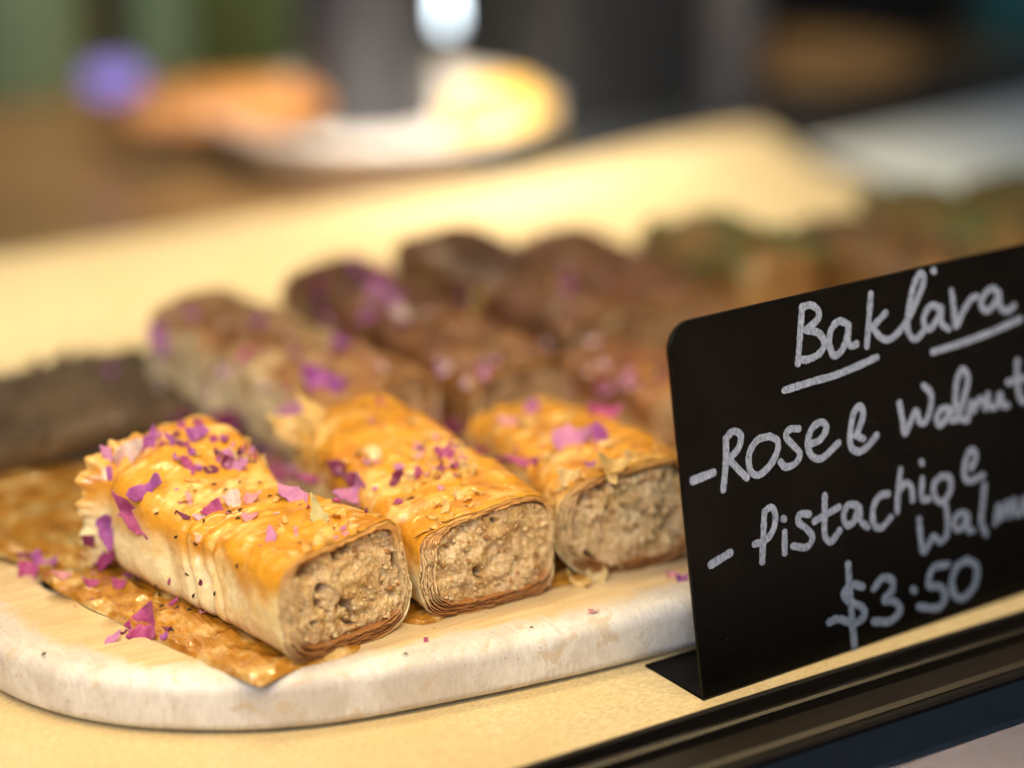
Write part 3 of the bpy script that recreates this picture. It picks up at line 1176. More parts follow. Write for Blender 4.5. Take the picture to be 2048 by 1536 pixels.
def petal(zm, pts, col, label, cat='petal', name='rose_petal', face=.35, curl=.35, cdir=0.0, lift=.04, mat=None, parent=None, group=None):
    ox, oy, sc = ZMAPS[zm]
    P = np.array([(ox + x / sc, oy + y / sc) for x, y in pts])
    c = P.mean(0)
    h, n = hit(*c)
    if h is None:
        return None
    nn = n * (1 - face) + TOCAM * face
    nn /= np.linalg.norm(nn)
    O = []
    for p in P:
        d = ray(*p)
        t = ((h - CAM) @ nn) / (d @ nn)
        O.append(CAM + d * t)
    _k[0] += 1
    V, F = sheet_from_outline(np.array(O), nn, h, curl=curl, seed=_k[0], cdir=cdir, lift=lift)
    V = V.copy()
    o = obj(name, V, F, mat or M_PET[col], parent)
    if parent is None:
        tag(o, label, cat, group)
    return o


PETS = [
    ('a', [(540, 500), (500, 462), (470, 500), (400, 530), (372, 575), (410, 607), (450, 590), (490, 550), (530, 522)], 'violet', 'violet upper half of the big folded petal on the left flank of the nearest roll', .7, .3, .5),
    ('a', [(300, 540), (330, 562), (400, 610), (450, 690), (482, 768), (440, 755), (380, 712), (330, 645)], 'magenta', 'long magenta petal drooping down the left flank of the nearest roll', .75, .5, 1.0),
    ('a', [(236, 335), (290, 348), (300, 400), (285, 440), (262, 405)], 'lilac', 'upright lilac petal at the frilled far end of the nearest roll', .8, .2, 0),
    ('a', [(265, 440), (290, 435), (294, 505), (272, 500)], 'violet', 'narrow violet petal strip below the frilled far end of the nearest roll', .6, .2, 0),
    ('a', [(300, 380), (350, 322), (412, 305), (432, 350), (385, 432), (318, 430)], 'pale', 'pale pink cupped petal on the far shoulder of the nearest roll', .6, .6, 0),
    ('a', [(410, 330), (460, 285), (490, 228), (502, 300), (512, 370), (532, 425), (490, 438), (440, 400)], 'violet', 'spiky violet petal standing on the far shoulder of the nearest roll', .7, .3, 0),
    ('a', [(215, 690), (270, 640), (302, 660), (312, 740), (304, 822), (265, 790)], 'violet', 'violet petal stuck low on the far left side of the nearest roll', .75, .4, 1.2),
    ('a', [(232, 850), (270, 800), (332, 822), (296, 870), (245, 922), (220, 900)], 'magenta', 'dark magenta petal at the foot of the far left side of the nearest roll', .6, .4, 0),
    ('a', [(612, 402), (640, 378), (662, 400), (692, 440), (675, 482), (640, 455)], 'magenta', 'magenta petal left of the petal cluster on top of the nearest roll', .4, .3, 0),
    ('a', [(820, 440), (850, 408), (922, 402), (928, 445), (870, 472)], 'lilac', 'lilac petal at the ridge of the nearest roll, behind the black seeds', .5, .3, 0),
    ('a', [(1002, 458), (1060, 458), (1132, 480), (1142, 532), (1070, 522), (1010, 500)], 'magenta', 'wet magenta petal at the ridge of the nearest roll', .3, .15, 0),
    ('a', [(1088, 538), (1150, 533), (1225, 590), (1217, 627), (1150, 617), (1082, 580)], 'lilac', 'broad lilac petal right of centre on top of the nearest roll', .3, .25, .6),
    ('a', [(818, 600), (850, 553), (892, 548), (907, 590), (892, 652), (832, 622)], 'pale', 'pale lilac and cream petal in the middle of the nearest roll', .4, .5, .3),
    ('a', [(913, 590), (940, 563), (982, 573), (974, 605), (930, 617)], 'pink', 'small round pink petal beside the cream petal on the nearest roll', .3, .4, 0),
    ('a', [(712, 668), (760, 603), (802, 598), (822, 650), (780, 692)], 'magenta', 'pointed magenta petal on the waist of the nearest roll', .5, .3, .9),
    ('a', [(1018, 792), (1035, 713), (1056, 722), (1072, 780), (1062, 822), (1014, 818)], 'lilac', 'lilac petal standing on the front slope of the nearest roll', .5, .2, 0),
    ('a', [(1378, 545), (1440, 530), (1460, 462), (1487, 478), (1512, 520), (1502, 560), (1467, 607), (1400, 590)], 'lilac', 'ruffled pink petal in the gap between the first and second roll', .7, .5, .8),
    ('a', [(1328, 420), (1370, 398), (1412, 440), (1402, 482), (1340, 472)], 'dark', 'dark red petal wedged between the first and second roll', .5, .3, 0),
    ('a', [(1205, 465), (1290, 478), (1345, 492), (1280, 514), (1215, 490)], 'magenta', 'flat magenta petal behind the ridge of the nearest roll', .4, .2, 0),
    ('a', [(972, 442), (1082, 398), (1090, 416), (1010, 455)], 'dark', 'thin dark purple petal sliver along the ridge of the nearest roll', .5, .1, 0),
    ('a', [(1000, 432), (1120, 428), (1140, 455), (1060, 460)], 'magenta', 'rosy petal lying just behind the wet magenta petal', .3, .1, 0),
    ('a', [(638, 560), (666, 560), (674, 632), (650, 638)], 'pink', 'narrow pink petal strip on the shoulder of the nearest roll', .4, .2, 0),
    ('a', [(915, 680), (990, 648), (972, 697), (930, 700)], 'pink', 'translucent pink petal below the cream petal on the nearest roll', .3, .3, 0),
    ('a', [(680, 672), (725, 655), (735, 690), (695, 692)], 'pale', 'pale petal scrap tucked beside the pointed magenta petal', .4, .2, 0),
    ('a', [(600, 652), (640, 655), (678, 678), (668, 692), (630, 680)], 'dark', 'curled dark magenta petal sliver on the waist of the nearest roll', .5, .5, 0),
    ('a', [(720, 445), (780, 430), (800, 460), (745, 475)], 'dark', 'dark purple petal in the cluster on top of the nearest roll', .4, .2, 0),
    ('a', [(1148, 722), (1166, 720), (1176, 775), (1158, 778)], 'pink', 'tiny upright pink petal near the front edge of the nearest roll', .5, .2, 0),
    ('a', [(370, 1180), (410, 1120), (500, 1073), (497, 1190), (390, 1202)], 'magenta', 'large magenta petal standing upright on the board in the left foreground', .8, .3, .5),
    ('a', [(383, 1210), (440, 1183), (500, 1190), (532, 1232), (460, 1263), (400, 1252)], 'magenta', 'magenta petal lying in front of the upright petal on the board', .55, .4, 0),
    ('a', [(260, 1277), (275, 1240), (337, 1213), (327, 1257), (277, 1277)], 'lilac', 'small rose petal at the left end of the foreground petal cluster', .55, .3, 0),
    ('a', [(330, 1222), (368, 1205), (372, 1215), (340, 1235)], 'dark', 'dark petal stalk joining the foreground petals', .5, .3, 0),
    ('a', [(524, 1105), (602, 1052), (608, 1070), (535, 1118)], 'magenta', 'narrow magenta petal leaning on the soaked sheet', .7, .1, 0),
    ('a', [(522, 1240), (552, 1218), (562, 1245), (530, 1258)], 'violet', 'small violet petal at the right end of the foreground petal cluster', .5, .4, 0),
    ('c', [(110, 250), (170, 220), (235, 250), (215, 340), (122, 352)], 'magenta', 'blurred magenta petal at the far left edge of the soaked sheet', .5, .4, 0),
    ('c', [(190, 200), (237, 150), (262, 210), (352, 195), (347, 250), (270, 272), (210, 240)], 'violet', 'blurred three pointed violet petal at the left of the soaked sheet', .6, .4, 0),
    ('c', [(300, 290), (370, 270), (420, 300), (370, 325)], 'pink', 'blurred pink petal lying on the soaked sheet at the left', .3, .2, 0),
    ('c', [(468, 322), (530, 318), (585, 350), (520, 373)], 'magenta', 'small magenta petal stuck in the middle of the soaked sheet', .3, .2, 0),
    ('c', [(660, 330), (742, 328), (732, 382), (670, 372)], 'magenta', 'small magenta petal on the soaked sheet beside the roll', .3, .2, 0),
    ('c', [(486, 60), (560, 58), (562, 130), (500, 112)], 'dark', 'blurred dark petal at the back of the soaked sheet', .4, .3, 0),
    ('c', [(110, 180), (170, 165), (190, 200), (130, 215)], 'dark', 'blurred dark petal behind the violet petal at far left', .4, .3, 0),
    ('b', [(1148, 345), (1210, 288), (1280, 320), (1342, 330), (1374, 360), (1300, 412), (1230, 452), (1158, 457), (1142, 400)], 'lilac', 'large lilac rose petal on top of the third roll', .35, .3, .5),
    ('b', [(1320, 310), (1370, 288), (1443, 350), (1402, 442), (1350, 452), (1362, 390)], 'violet', 'deep violet petal folded beside the large lilac petal on the third roll', .45, .4, 1),
    ('b', [(888, 490), (960, 468), (1083, 480), (1077, 510), (1020, 527), (955, 510)], 'magenta', 'long magenta petal in the groove between second and third roll', .5, .4, 0),
    ('b', [(820, 470), (860, 455), (900, 480), (880, 500)], 'dark', 'dark red petal at the edge of the second roll beside the groove', .5, .4, 0),
    ('b', [(703, 410), (770, 403), (778, 440), (720, 442)], 'magenta', 'small magenta petal at the ridge of the second roll', .4, .3, 0),
    ('b', [(1308, 500), (1372, 493), (1342, 527)], 'violet', 'tiny violet petal above the ragged end of the third roll', .4, .2, 0),
    ('b', [(818, 252), (900, 233), (962, 290), (900, 302), (840, 275)], 'pink', 'blurred pink petal at the far end of the third roll', .5, .3, 0),
    ('b', [(988, 160), (1040, 138), (1062, 190), (1010, 242), (978, 230)], 'violet', 'blurred upright violet petal at the far end of the third roll', .7, .3, 0),
    ('b', [(1318, 200), (1400, 173), (1503, 210), (1482, 252), (1340, 242)], 'magenta', 'blurred magenta petal on the far ridge of the third roll', .5, .3, 0),
    ('b', [(328, 150), (420, 128), (503, 160), (492, 242), (420, 212), (350, 190)], 'violet', 'blurred violet petal behind the ridge of the second roll', .6, .3, 0),
    ('b', [(540, 250), (680, 258), (703, 320), (620, 332), (560, 300)], 'dark', 'blurred dark magenta petal behind the second roll', .5, .3, 0),
    ('b', [(236, 552), (302, 533), (282, 590), (236, 662), (222, 600)], 'dark', 'dark red curled petal on the left shoulder of the second roll', .6, .5, 1.2),
    ('b', [(1758, 1112), (1820, 1100), (1830, 1130), (1782, 1142)], 'pink', 'pink petal on the board beside the left edge of the sign', .5, .4, 0),
    ('b', [(1820, 1135), (1898, 1112), (1885, 1150), (1830, 1170)], 'violet', 'violet petal on the board touching the left edge of the sign', .5, .4, 0),
    ('b', [(1330, 1325), (1350, 1318), (1393, 1330), (1350, 1338)], 'pink', 'tiny flat pink petal alone on the board below the third roll', .1, .1, 0),
    ('f', [(600, 740), (640, 735), (700, 770), (670, 800), (620, 790)], 'violet', 'blurred purple petal at the far end of the second roll', .6, .4, 0),
    ('f', [(560, 820), (600, 800), (612, 830), (590, 850)], 'lilac', 'blurred lilac petal by the torn pale flakes behind the first roll', .6, .4, 0),
    ('f', [(440, 820), (500, 815), (520, 850), (470, 870), (445, 850)], 'dark', 'blurred dark purple petal just behind the top of the nearest roll', .5, .4, 0),
    ('f', [(300, 655), (335, 650), (345, 700), (318, 715)], 'lilac', 'blurred bright lilac petal on the left end of the pale rear roll', .7, .3, 0),
    ('f', [(365, 865), (400, 850), (420, 868), (385, 885)], 'violet', 'purple petal flat on the far golden top of the nearest roll', .3, .2, 0),
    ('f', [(330, 870), (360, 880), (372, 895), (345, 892)], 'violet', 'small purple petal near the far shoulder of the nearest roll', .3, .2, 0),
    ('f', [(870, 905), (895, 895), (915, 915), (885, 925)], 'magenta', 'small magenta petal scrap on top of the second roll', .3, .2, 0),
    ('f', [(690, 950), (712, 945), (722, 972), (700, 975)], 'dark', 'dark petal in the gap in front of the ruffled pink petal', .4, .2, 0),
]
for (zm, pts, col, lb, face, curl, cdir) in PETS:
    petal(zm, pts, col, lb, face=face, curl=curl, cdir=cdir)

petal('a', [(1238, 598), (1262, 600), (1292, 640), (1322, 715), (1310, 735), (1285, 705), (1262, 722), (1238, 700)], 'green', 'pale green dried sepal with torn brown base on the nearest roll', 'sepal', 'dry_sepal', face=.5, curl=.5)
petal('b', [(608, 560), (640, 535), (690, 500), (712, 515), (690, 570), (662, 622), (640, 595)], 'yellow', 'curled yellow dried petal on the front of the second roll', name='dry_petal', face=.5, curl=.6)
petal('b', [(290, 570), (330, 545), (382, 560), (378, 600), (330, 620), (298, 612)], 'straw', 'straw coloured dried flower cup on the second roll', 'flower cup', 'dry_flower_cup', face=.5, curl=-.7)
petal('b', [(950, 262), (1060, 240), (1052, 290), (965, 302)], 'yellow', 'blurred yellow dried petal beside the pink petal on the third roll', name='dry_petal', face=.5, curl=.4)
petal('b', [(755, 345), (775, 335), (812, 425), (800, 430)], 'straw', 'thin dry stalk standing behind the second roll', 'stalk', 'dry_stalk', face=.8, curl=.2, lift=.1)
petal('b', [(1510, 450), (1560, 415), (1570, 440), (1530, 470)], 'straw', 'small brown dried seed husk on the third roll', 'husk', 'seed_husk', face=.5, curl=-.6)

# loose pastry flakes that belong to rolls
R3 = bpy.data.objects['baklava_roll.002']
R2_ = bpy.data.objects['baklava_roll.001']
for pts, mt in [
    ([(1165, 560), (1200, 528), (1292, 548), (1290, 592), (1235, 602), (1222, 655), (1190, 632)], M_FLAKEP),
    ([(1378, 500), (1460, 478), (1600, 488), (1560, 535), (1500, 545), (1490, 620), (1430, 590)], M_FLAKE),
    ([(1208, 1120), (1270, 1160), (1325, 1150), (1330, 1195), (1250, 1190)], M_FLAKE),
    ([(1320, 1130), (1360, 1080), (1420, 1070), (1432, 1130), (1410, 1200), (1340, 1190)], M_FLAKEP),
    ([(1690, 640), (1750, 612), (1785, 660), (1740, 692)], M_FLAKE),
    ([(1290, 600), (1350, 585), (1400, 620), (1370, 660), (1310, 640)], M_FLAKE),
    ([(1230, 690), (1262, 640), (1290, 700), (1275, 800), (1240, 760)], M_FLAKEP)]:
    petal('b', pts, '', '', name='pastry_flake', mat=mt, parent=R3, face=.55, curl=.5, lift=.07)
for pts, mt in [([(95, 430), (150, 400), (190, 440), (175, 520), (120, 505)], M_FLAKEP), ([(590, 180 * 0 + 640), (640, 660), (635, 740), (600, 700)], M_FLAKE)]:
    petal('b', pts, '', '', name='pastry_flake', mat=mt, parent=R2_, face=.5, curl=.5, lift=.06)
for pts in [[(560, 840), (600, 825), (640, 850), (648, 890), (600, 900), (570, 880)], [(600, 800), (650, 820), (655, 860), (618, 850)]]:
    petal('f', pts, '', '', name='pastry_flake', mat=M_FLAKE, parent=R2_, face=.45, curl=.3, lift=.05)


# small scraps: alike, scattered, one group per place
def scraps(regions, n, cols, label, group, smin, smax, seed, name='petal_scrap', cat='petal scrap'):
    rr = random.Random(seed)
    rr2 = {'magenta': 'magenta', 'violet': 'violet', 'lilac': 'light lilac', 'pink': 'pink', 'pale': 'pale cream', 'dark': 'dark wine red', 'straw': 'straw brown', 'yellow': 'yellow', 'green': 'green'}
    made = 0
    tries = 0
    while made < n and tries < n * 5:
        tries += 1
        x0, y0, x1, y1, sl = rr.choice(regions)
        t = rr.random()
        px = x0 + (x1 - x0) * t
        py = y0 + (y1 - y0) * rr.random() + sl * (px - x0)
        h, nn = hit(px, py)
        if h is None or h[2] < ZB - .01:
            continue
        sz = rr.uniform(smin, smax) * (.7 + 1.3 * rr.random())
        f = rr.uniform(0, .6)
        nrm = nn * (1 - f) + TOCAM * f + np.array([rr.uniform(-.3, .3) for _ in range(3)])
        nrm /= np.linalg.norm(nrm)
        ex = np.cross(nrm, [.1, .3, 1.])
        ex /= np.linalg.norm(ex)
        ey = np.cross(nrm, ex)
        k = rr.randint(4, 6)
        asp = rr.uniform(.25, .9)
        rot = rr.uniform(0, 6.28)
        O = []
        for i in range(k):
            a = 6.283 * i / k + rr.uniform(-.3, .3)
            x, y = math.cos(a) * sz * rr.uniform(.6, 1.1), math.sin(a) * sz * asp * rr.uniform(.6, 1.1)
            x, y = x * math.cos(rot) - y * math.sin(rot), x * math.sin(rot) + y * math.cos(rot)
            O.append(h + ex * x + ey * y)
        _k[0] += 1
        V, F = sheet_from_outline(np.array(O), nrm, h, curl=rr.uniform(.1, .7), seed=_k[0], cdir=rr.uniform(0, 3), lift=.012 + sz * .15, res=.04, jag=.01)
        cname = rr.choice(cols)
        o = obj(name, V, F, M_PET[cname])
        cn = rr2[cname]
        tag(o, cn + ' ' + label + (', far' if py < sum(g_[1] + g_[3] for g_ in regions) / len(regions) / 2 + (px - regions[0][0]) * regions[0][4] else ', near') + [' left part', ' middle part', ' right part'][min(2, max(0, int(3 * (px - regions[0][0]) / (regions[0][2] - regions[0][0]))))], cat, group + ', ' + cn)
        made += 1


scraps([(350, 865, 600, 935, .12), (430, 880, 560, 930, .1)], 80, ['magenta', 'violet', 'lilac', 'magenta', 'dark', 'yellow'], 'petal scrap in the cluster on the nearest roll', 'petal scraps on top of the nearest roll', .06, .12, 1)
scraps([(340, 960, 560, 1080, .1), (560, 960, 720, 1060, .2)], 20, ['magenta', 'lilac', 'pink', 'pale'], 'petal scrap on the cream side of the nearest roll', 'petal scraps on the side of the nearest roll', .03, .07, 2)
scraps([(700, 790, 960, 960, .12), (830, 870, 930, 950, .1)], 76, ['magenta', 'pink', 'dark', 'straw', 'pink', 'yellow'], 'petal shred on the second roll', 'petal shreds on the second roll', .045, .11, 3)
scraps([(980, 840, 1340, 960, .12)], 34, ['violet', 'magenta', 'pink', 'yellow', 'straw'], 'petal shred on the third roll', 'petal shreds on the third roll', .03, .08, 4)
scraps([(300, 830, 430, 900, -.1)], 16, ['violet', 'magenta', 'lilac'], 'scrap on the raised far end of the nearest roll', 'petal scraps on the far end of the nearest roll', .05, .12, 5)
scraps([(120, 1100, 420, 1220, .2)], 20, ['magenta', 'pink', 'yellow', 'dark'], 'petal scrap stuck in the syrup sheet', 'petal scraps in the syrup', .04, .08, 6)
scraps([(360, 570, 820, 740, .1), (620, 520, 860, 640, .2)], 46, ['violet', 'magenta', 'lilac', 'dark', 'pale'], 'petal on the left rear rolls', 'petals on the left rear rolls', .12, .26, 7, name='rose_petal', cat='petal')
scraps([(870, 510, 1330, 720, .1), (860, 720, 1330, 800, 0)], 56, ['violet', 'magenta', 'lilac', 'dark', 'pale', 'yellow'], 'petal on the rear rolls beside the sign', 'petals on the right rear rolls', .09, .2, 8, name='rose_petal', cat='petal')
scraps([(0, 700, 330, 860, 0), (400, 740, 620, 860, 0)], 10, ['dark', 'dark', 'violet', 'pale'], 'blurred petal on the dark walnut baklava', 'petals on the walnut baklava', .1, .2, 9)
scraps([(640, 900, 800, 1010, .2)], 10, ['dark', 'magenta', 'lilac'], 'petal scrap in the groove between first two rolls', 'petal scraps in the groove', .05, .12, 10)


# thin golden flakes lifting off the crusts, parts of their rolls
def lifting(roll, reg, n, seed, mats):
    rr = random.Random(seed)
    for _ in range(n):
        x0, y0, x1, y1, sl = rr.choice(reg)
        px = rr.uniform(x0, x1)
        py = rr.uniform(y0, y1) + sl * (px - x0)
        h, nn = hit(px, py)
        if h is None or h[2] < ZB + .4:
            continue
        sz = rr.uniform(.10, .26)
        nrm = nn + np.array([rr.uniform(-.35, .35) for _ in range(3)])
        nrm /= np.linalg.norm(nrm)
        ex = np.cross(nrm, [.1, .3, 1.])
        ex /= np.linalg.norm(ex)
        ey = np.cross(nrm, ex)
        k = rr.randint(6, 9)
        asp = rr.uniform(.3, .8)
        rot = rr.uniform(0, 6.28)
        O = []
        for i in range(k):
            a = 6.283 * i / k + rr.uniform(-.25, .25)
            q = rr.uniform(.5, 1.2)
            x, y = math.cos(a) * sz * q, math.sin(a) * sz * asp * q
            O.append(h + ex * (x * math.cos(rot) - y * math.sin(rot)) + ey * (x * math.sin(rot) + y * math.cos(rot)))
        _k[0] += 1
        V, F = sheet_from_outline(np.array(O), nrm, h, curl=rr.uniform(.05, .5), seed=_k[0], cdir=rr.uniform(0, 3), lift=.012, res=.04, jag=.02, thick=.008)
        obj('pastry_flake', V, F, rr.choice(mats), roll)


M_FLG = mat_petal('golden_pastry_flake', (0.70, 0.34, 0.05), (0.80, 0.52, 0.16), .2)
for m_ in (M_FLG, M_FLAKE, M_FLAKEP):
    b_ = m_.node_tree.nodes['Principled BSDF']
    b_.inputs['Sheen Weight'].default_value = 0
    b_.inputs['Roughness'].default_value = .35
    b_.inputs['Coat Weight'].default_value = .4
    b_.inputs['Coat Roughness'].default_value = .1
lifting(bpy.data.objects['baklava_roll'], [(560, 1040, 790, 1100, -.28), (340, 940, 700, 1010, .15), (580, 1100, 800, 1115, -.28)], 34, 1, [M_FLG, M_FLG, M_FLAKE])
lifting(R2_, [(860, 1000, 1090, 1050, -.35), (640, 830, 960, 930, .25), (820, 960, 900, 1100, 0)], 40, 2, [M_FLG, M_FLG, M_FLG, M_FLAKE])
lifting(R3, [(1120, 940, 1350, 990, -.2), (980, 840, 1300, 900, .15), (1110, 960, 1200, 1080, 0)], 60, 3, [M_FLG, M_FLG, M_FLAKE])


# black seeds
def seed_at(px, py, ln, ang, label, group=None):
    h, n = hit(px, py)
    if h is None:
        return
    ex = RT * math.cos(ang) + UP * math.sin(ang)
    ex = ex - n * (ex @ n)
    ex /= np.linalg.norm(ex)
    ey = np.cross(n, ex)
    V, F = [], []
    m_, k_ = 9, 8
    for i in range(m_):
        t = i / (m_ - 1)
        r_ = ln * .19 * math.sin(math.pi * (.06 + .88 * t)) ** .7
        for j in range(k_):
            a = 2 * math.pi * j / k_
            V.append(h + ex * (t - .5) * ln + n * (.012 + r_ * .8 + r_ * math.sin(a) + .15 * ln * math.sin(t * 3.14)) + ey * r_ * math.cos(a) * (1.0 + .2 * math.sin(j * 3 + px)))
    F = gridfaces(m_, k_, True).tolist()
    F.append(tuple(range(k_)))
    F.append(tuple(range((m_ - 1) * k_, m_ * k_))[::-1])
    o = obj('black_seed', V, F, M_SEED)
    tag(o, label, 'seed', group)


g1 = 'tiny black seeds on the nearest roll'
l1 = 'tiny black nigella seed sprinkled on the nearest roll'
for (x, y, a) in [(505, 655, .3), (598, 765, .5), (688, 797, -.5), (598, 652, 1.2), (775, 517, .2), (833, 545, 1.0), (895, 508, 1.4), (990, 512, .6), (1040, 578, .2), (848, 650, -.6), (898, 640, .9), (888, 682, .6), (727, 692, 1.4), (648, 940, -.5), (783, 1032, 1.3), (890, 903, 1.4), (1150, 475, -.4), (960, 415, 0), (1120, 470, -.3)]:
    seed_at(100 + x / 2.3625, 750 + y / 2.3625, .115, a, l1, g1)
for (x, y, a) in [(680, 1042, 1.1), (600, 1105, 1.3), (680, 1098, .4), (658, 1115, 1.0), (530, 1097, 1.4), (575, 1212, .2), (508, 995, 1.5)]:
    seed_at(100 + x / 2.3625, 750 + y / 2.3625, .12, a, 'tiny black nigella seed in the syrup beside the nearest roll', 'tiny black seeds in the syrup')
seed_at(88, 1311, .14, 1.35, 'single black seed on the bare board at far left')
seed_at(1063, 1257, .09, .2, 'round black speck on the board below the second roll')
seed_at(812, 1310, .11, 0, 'black speck on the board right of the nearest roll')
seed_at(1111, 1022, .10, 1.6, 'black seed in the seam between the second and third roll')
petal('a', [(1765, 1245), (1785, 1240), (1787, 1262), (1768, 1268)], 'magenta', 'tiny magenta petal crumb on the board below the second roll', face=.4, curl=.2)


# ------------------------------------------------------------------ price sign
P0 = at(1408, 1400, 0.06)
E1 = at(2048, 1185, 0.06) - P0
E1 /= np.linalg.norm(E1)
NB = np.array([-E1[1], E1[0], 0])
TL = R(11.0)
UV = math.cos(TL) * np.array([0, 0, 1]) + math.sin(TL) * NB
NF = np.cross(E1, UV)           # towards the viewer side
if NF @ (CAM - P0) < 0:
    NF = -NF
HS, LS = 8.15, 11.8
sign = empty('price_sign', tuple(P0))
tag(sign, 'black price sign with handwritten white lettering standing in front of the baklava', 'price sign')


def slab(outline2, O, A, B, Nn, th_):
    V1 = [O + A * x + B * y for x, y in outline2]
    V2 = [v - Nn * th_ for v in V1]
    b_ = .02
    c = np.mean(V1, 0)
    n = len(V1)
    # small chamfer so the rim catches light
    V1i = [v + (c - v) / np.linalg.norm(c - v) * b_ for v in V1]
    V1m = [v - Nn * b_ for v in V1]
    V = V1i + V1m + V2
    F = [tuple(range(n))]
    for k in range(n):
        k2 = (k + 1) % n
        F.append((k, n + k, n + k2, k2))
        F.append((n + k, 2 * n + k, 2 * n + k2, n + k2))
    F.append(tuple(range(3 * n - 1, 2 * n - 1, -1)))
    return V, F


ol = [(0, 0), (LS, 0)]
rc = .62
for (cx_, cy_, a0) in ((LS - rc, HS - rc, 0), (rc, HS - rc, 90)):
    for k in range(13):
        a = R(a0 + 90 * k / 12)
        ol.append((cx_ + rc * math.cos(a), cy_ + rc * math.sin(a)))
V, F = slab(ol, P0, E1, UV, NF, .10)
obj('panel', V, F, M_CARD, sign, smooth=False)
V, F = slab([(0.0, .02), (LS, .02), (LS, 2.05), (.0, 2.05)], P0 - np.array([0, 0, 0.0]) + np.array([0, 0, .02]), E1, NB, np.array([0, 0, 1.0]), .08)
obj('foot', V, F, M_CARD, sign, smooth=False)
# rounded bend
V, F = [], []
for i, L_ in enumerate((0.0, LS)):
    for k in range(9):
        a = R(-180 + 90 * k / 8 - 0)
        V.append(P0 + E1 * L_ + NB * (.09 + .10 * math.cos(a)) + np.array([0, 0, .05 + .10 * math.sin(a)]))
    V.append(P0 + E1 * L_ + NB * .09 + np.array([0, 0, .06]))
for k in range(8):
    F.append((k, k + 1, 10 + k + 1, 10 + k))
F.append(tuple(range(10)))
F.append(tuple(range(19, 9, -1)))
obj('bend', V, F, M_CARD, sign, smooth=False)


def on_card(px, py):
    d = ray(px, py)
    t = ((P0 - CAM) @ NF) / (d @ NF)
    q = CAM + d * t - P0
    return q @ E1, q @ UV


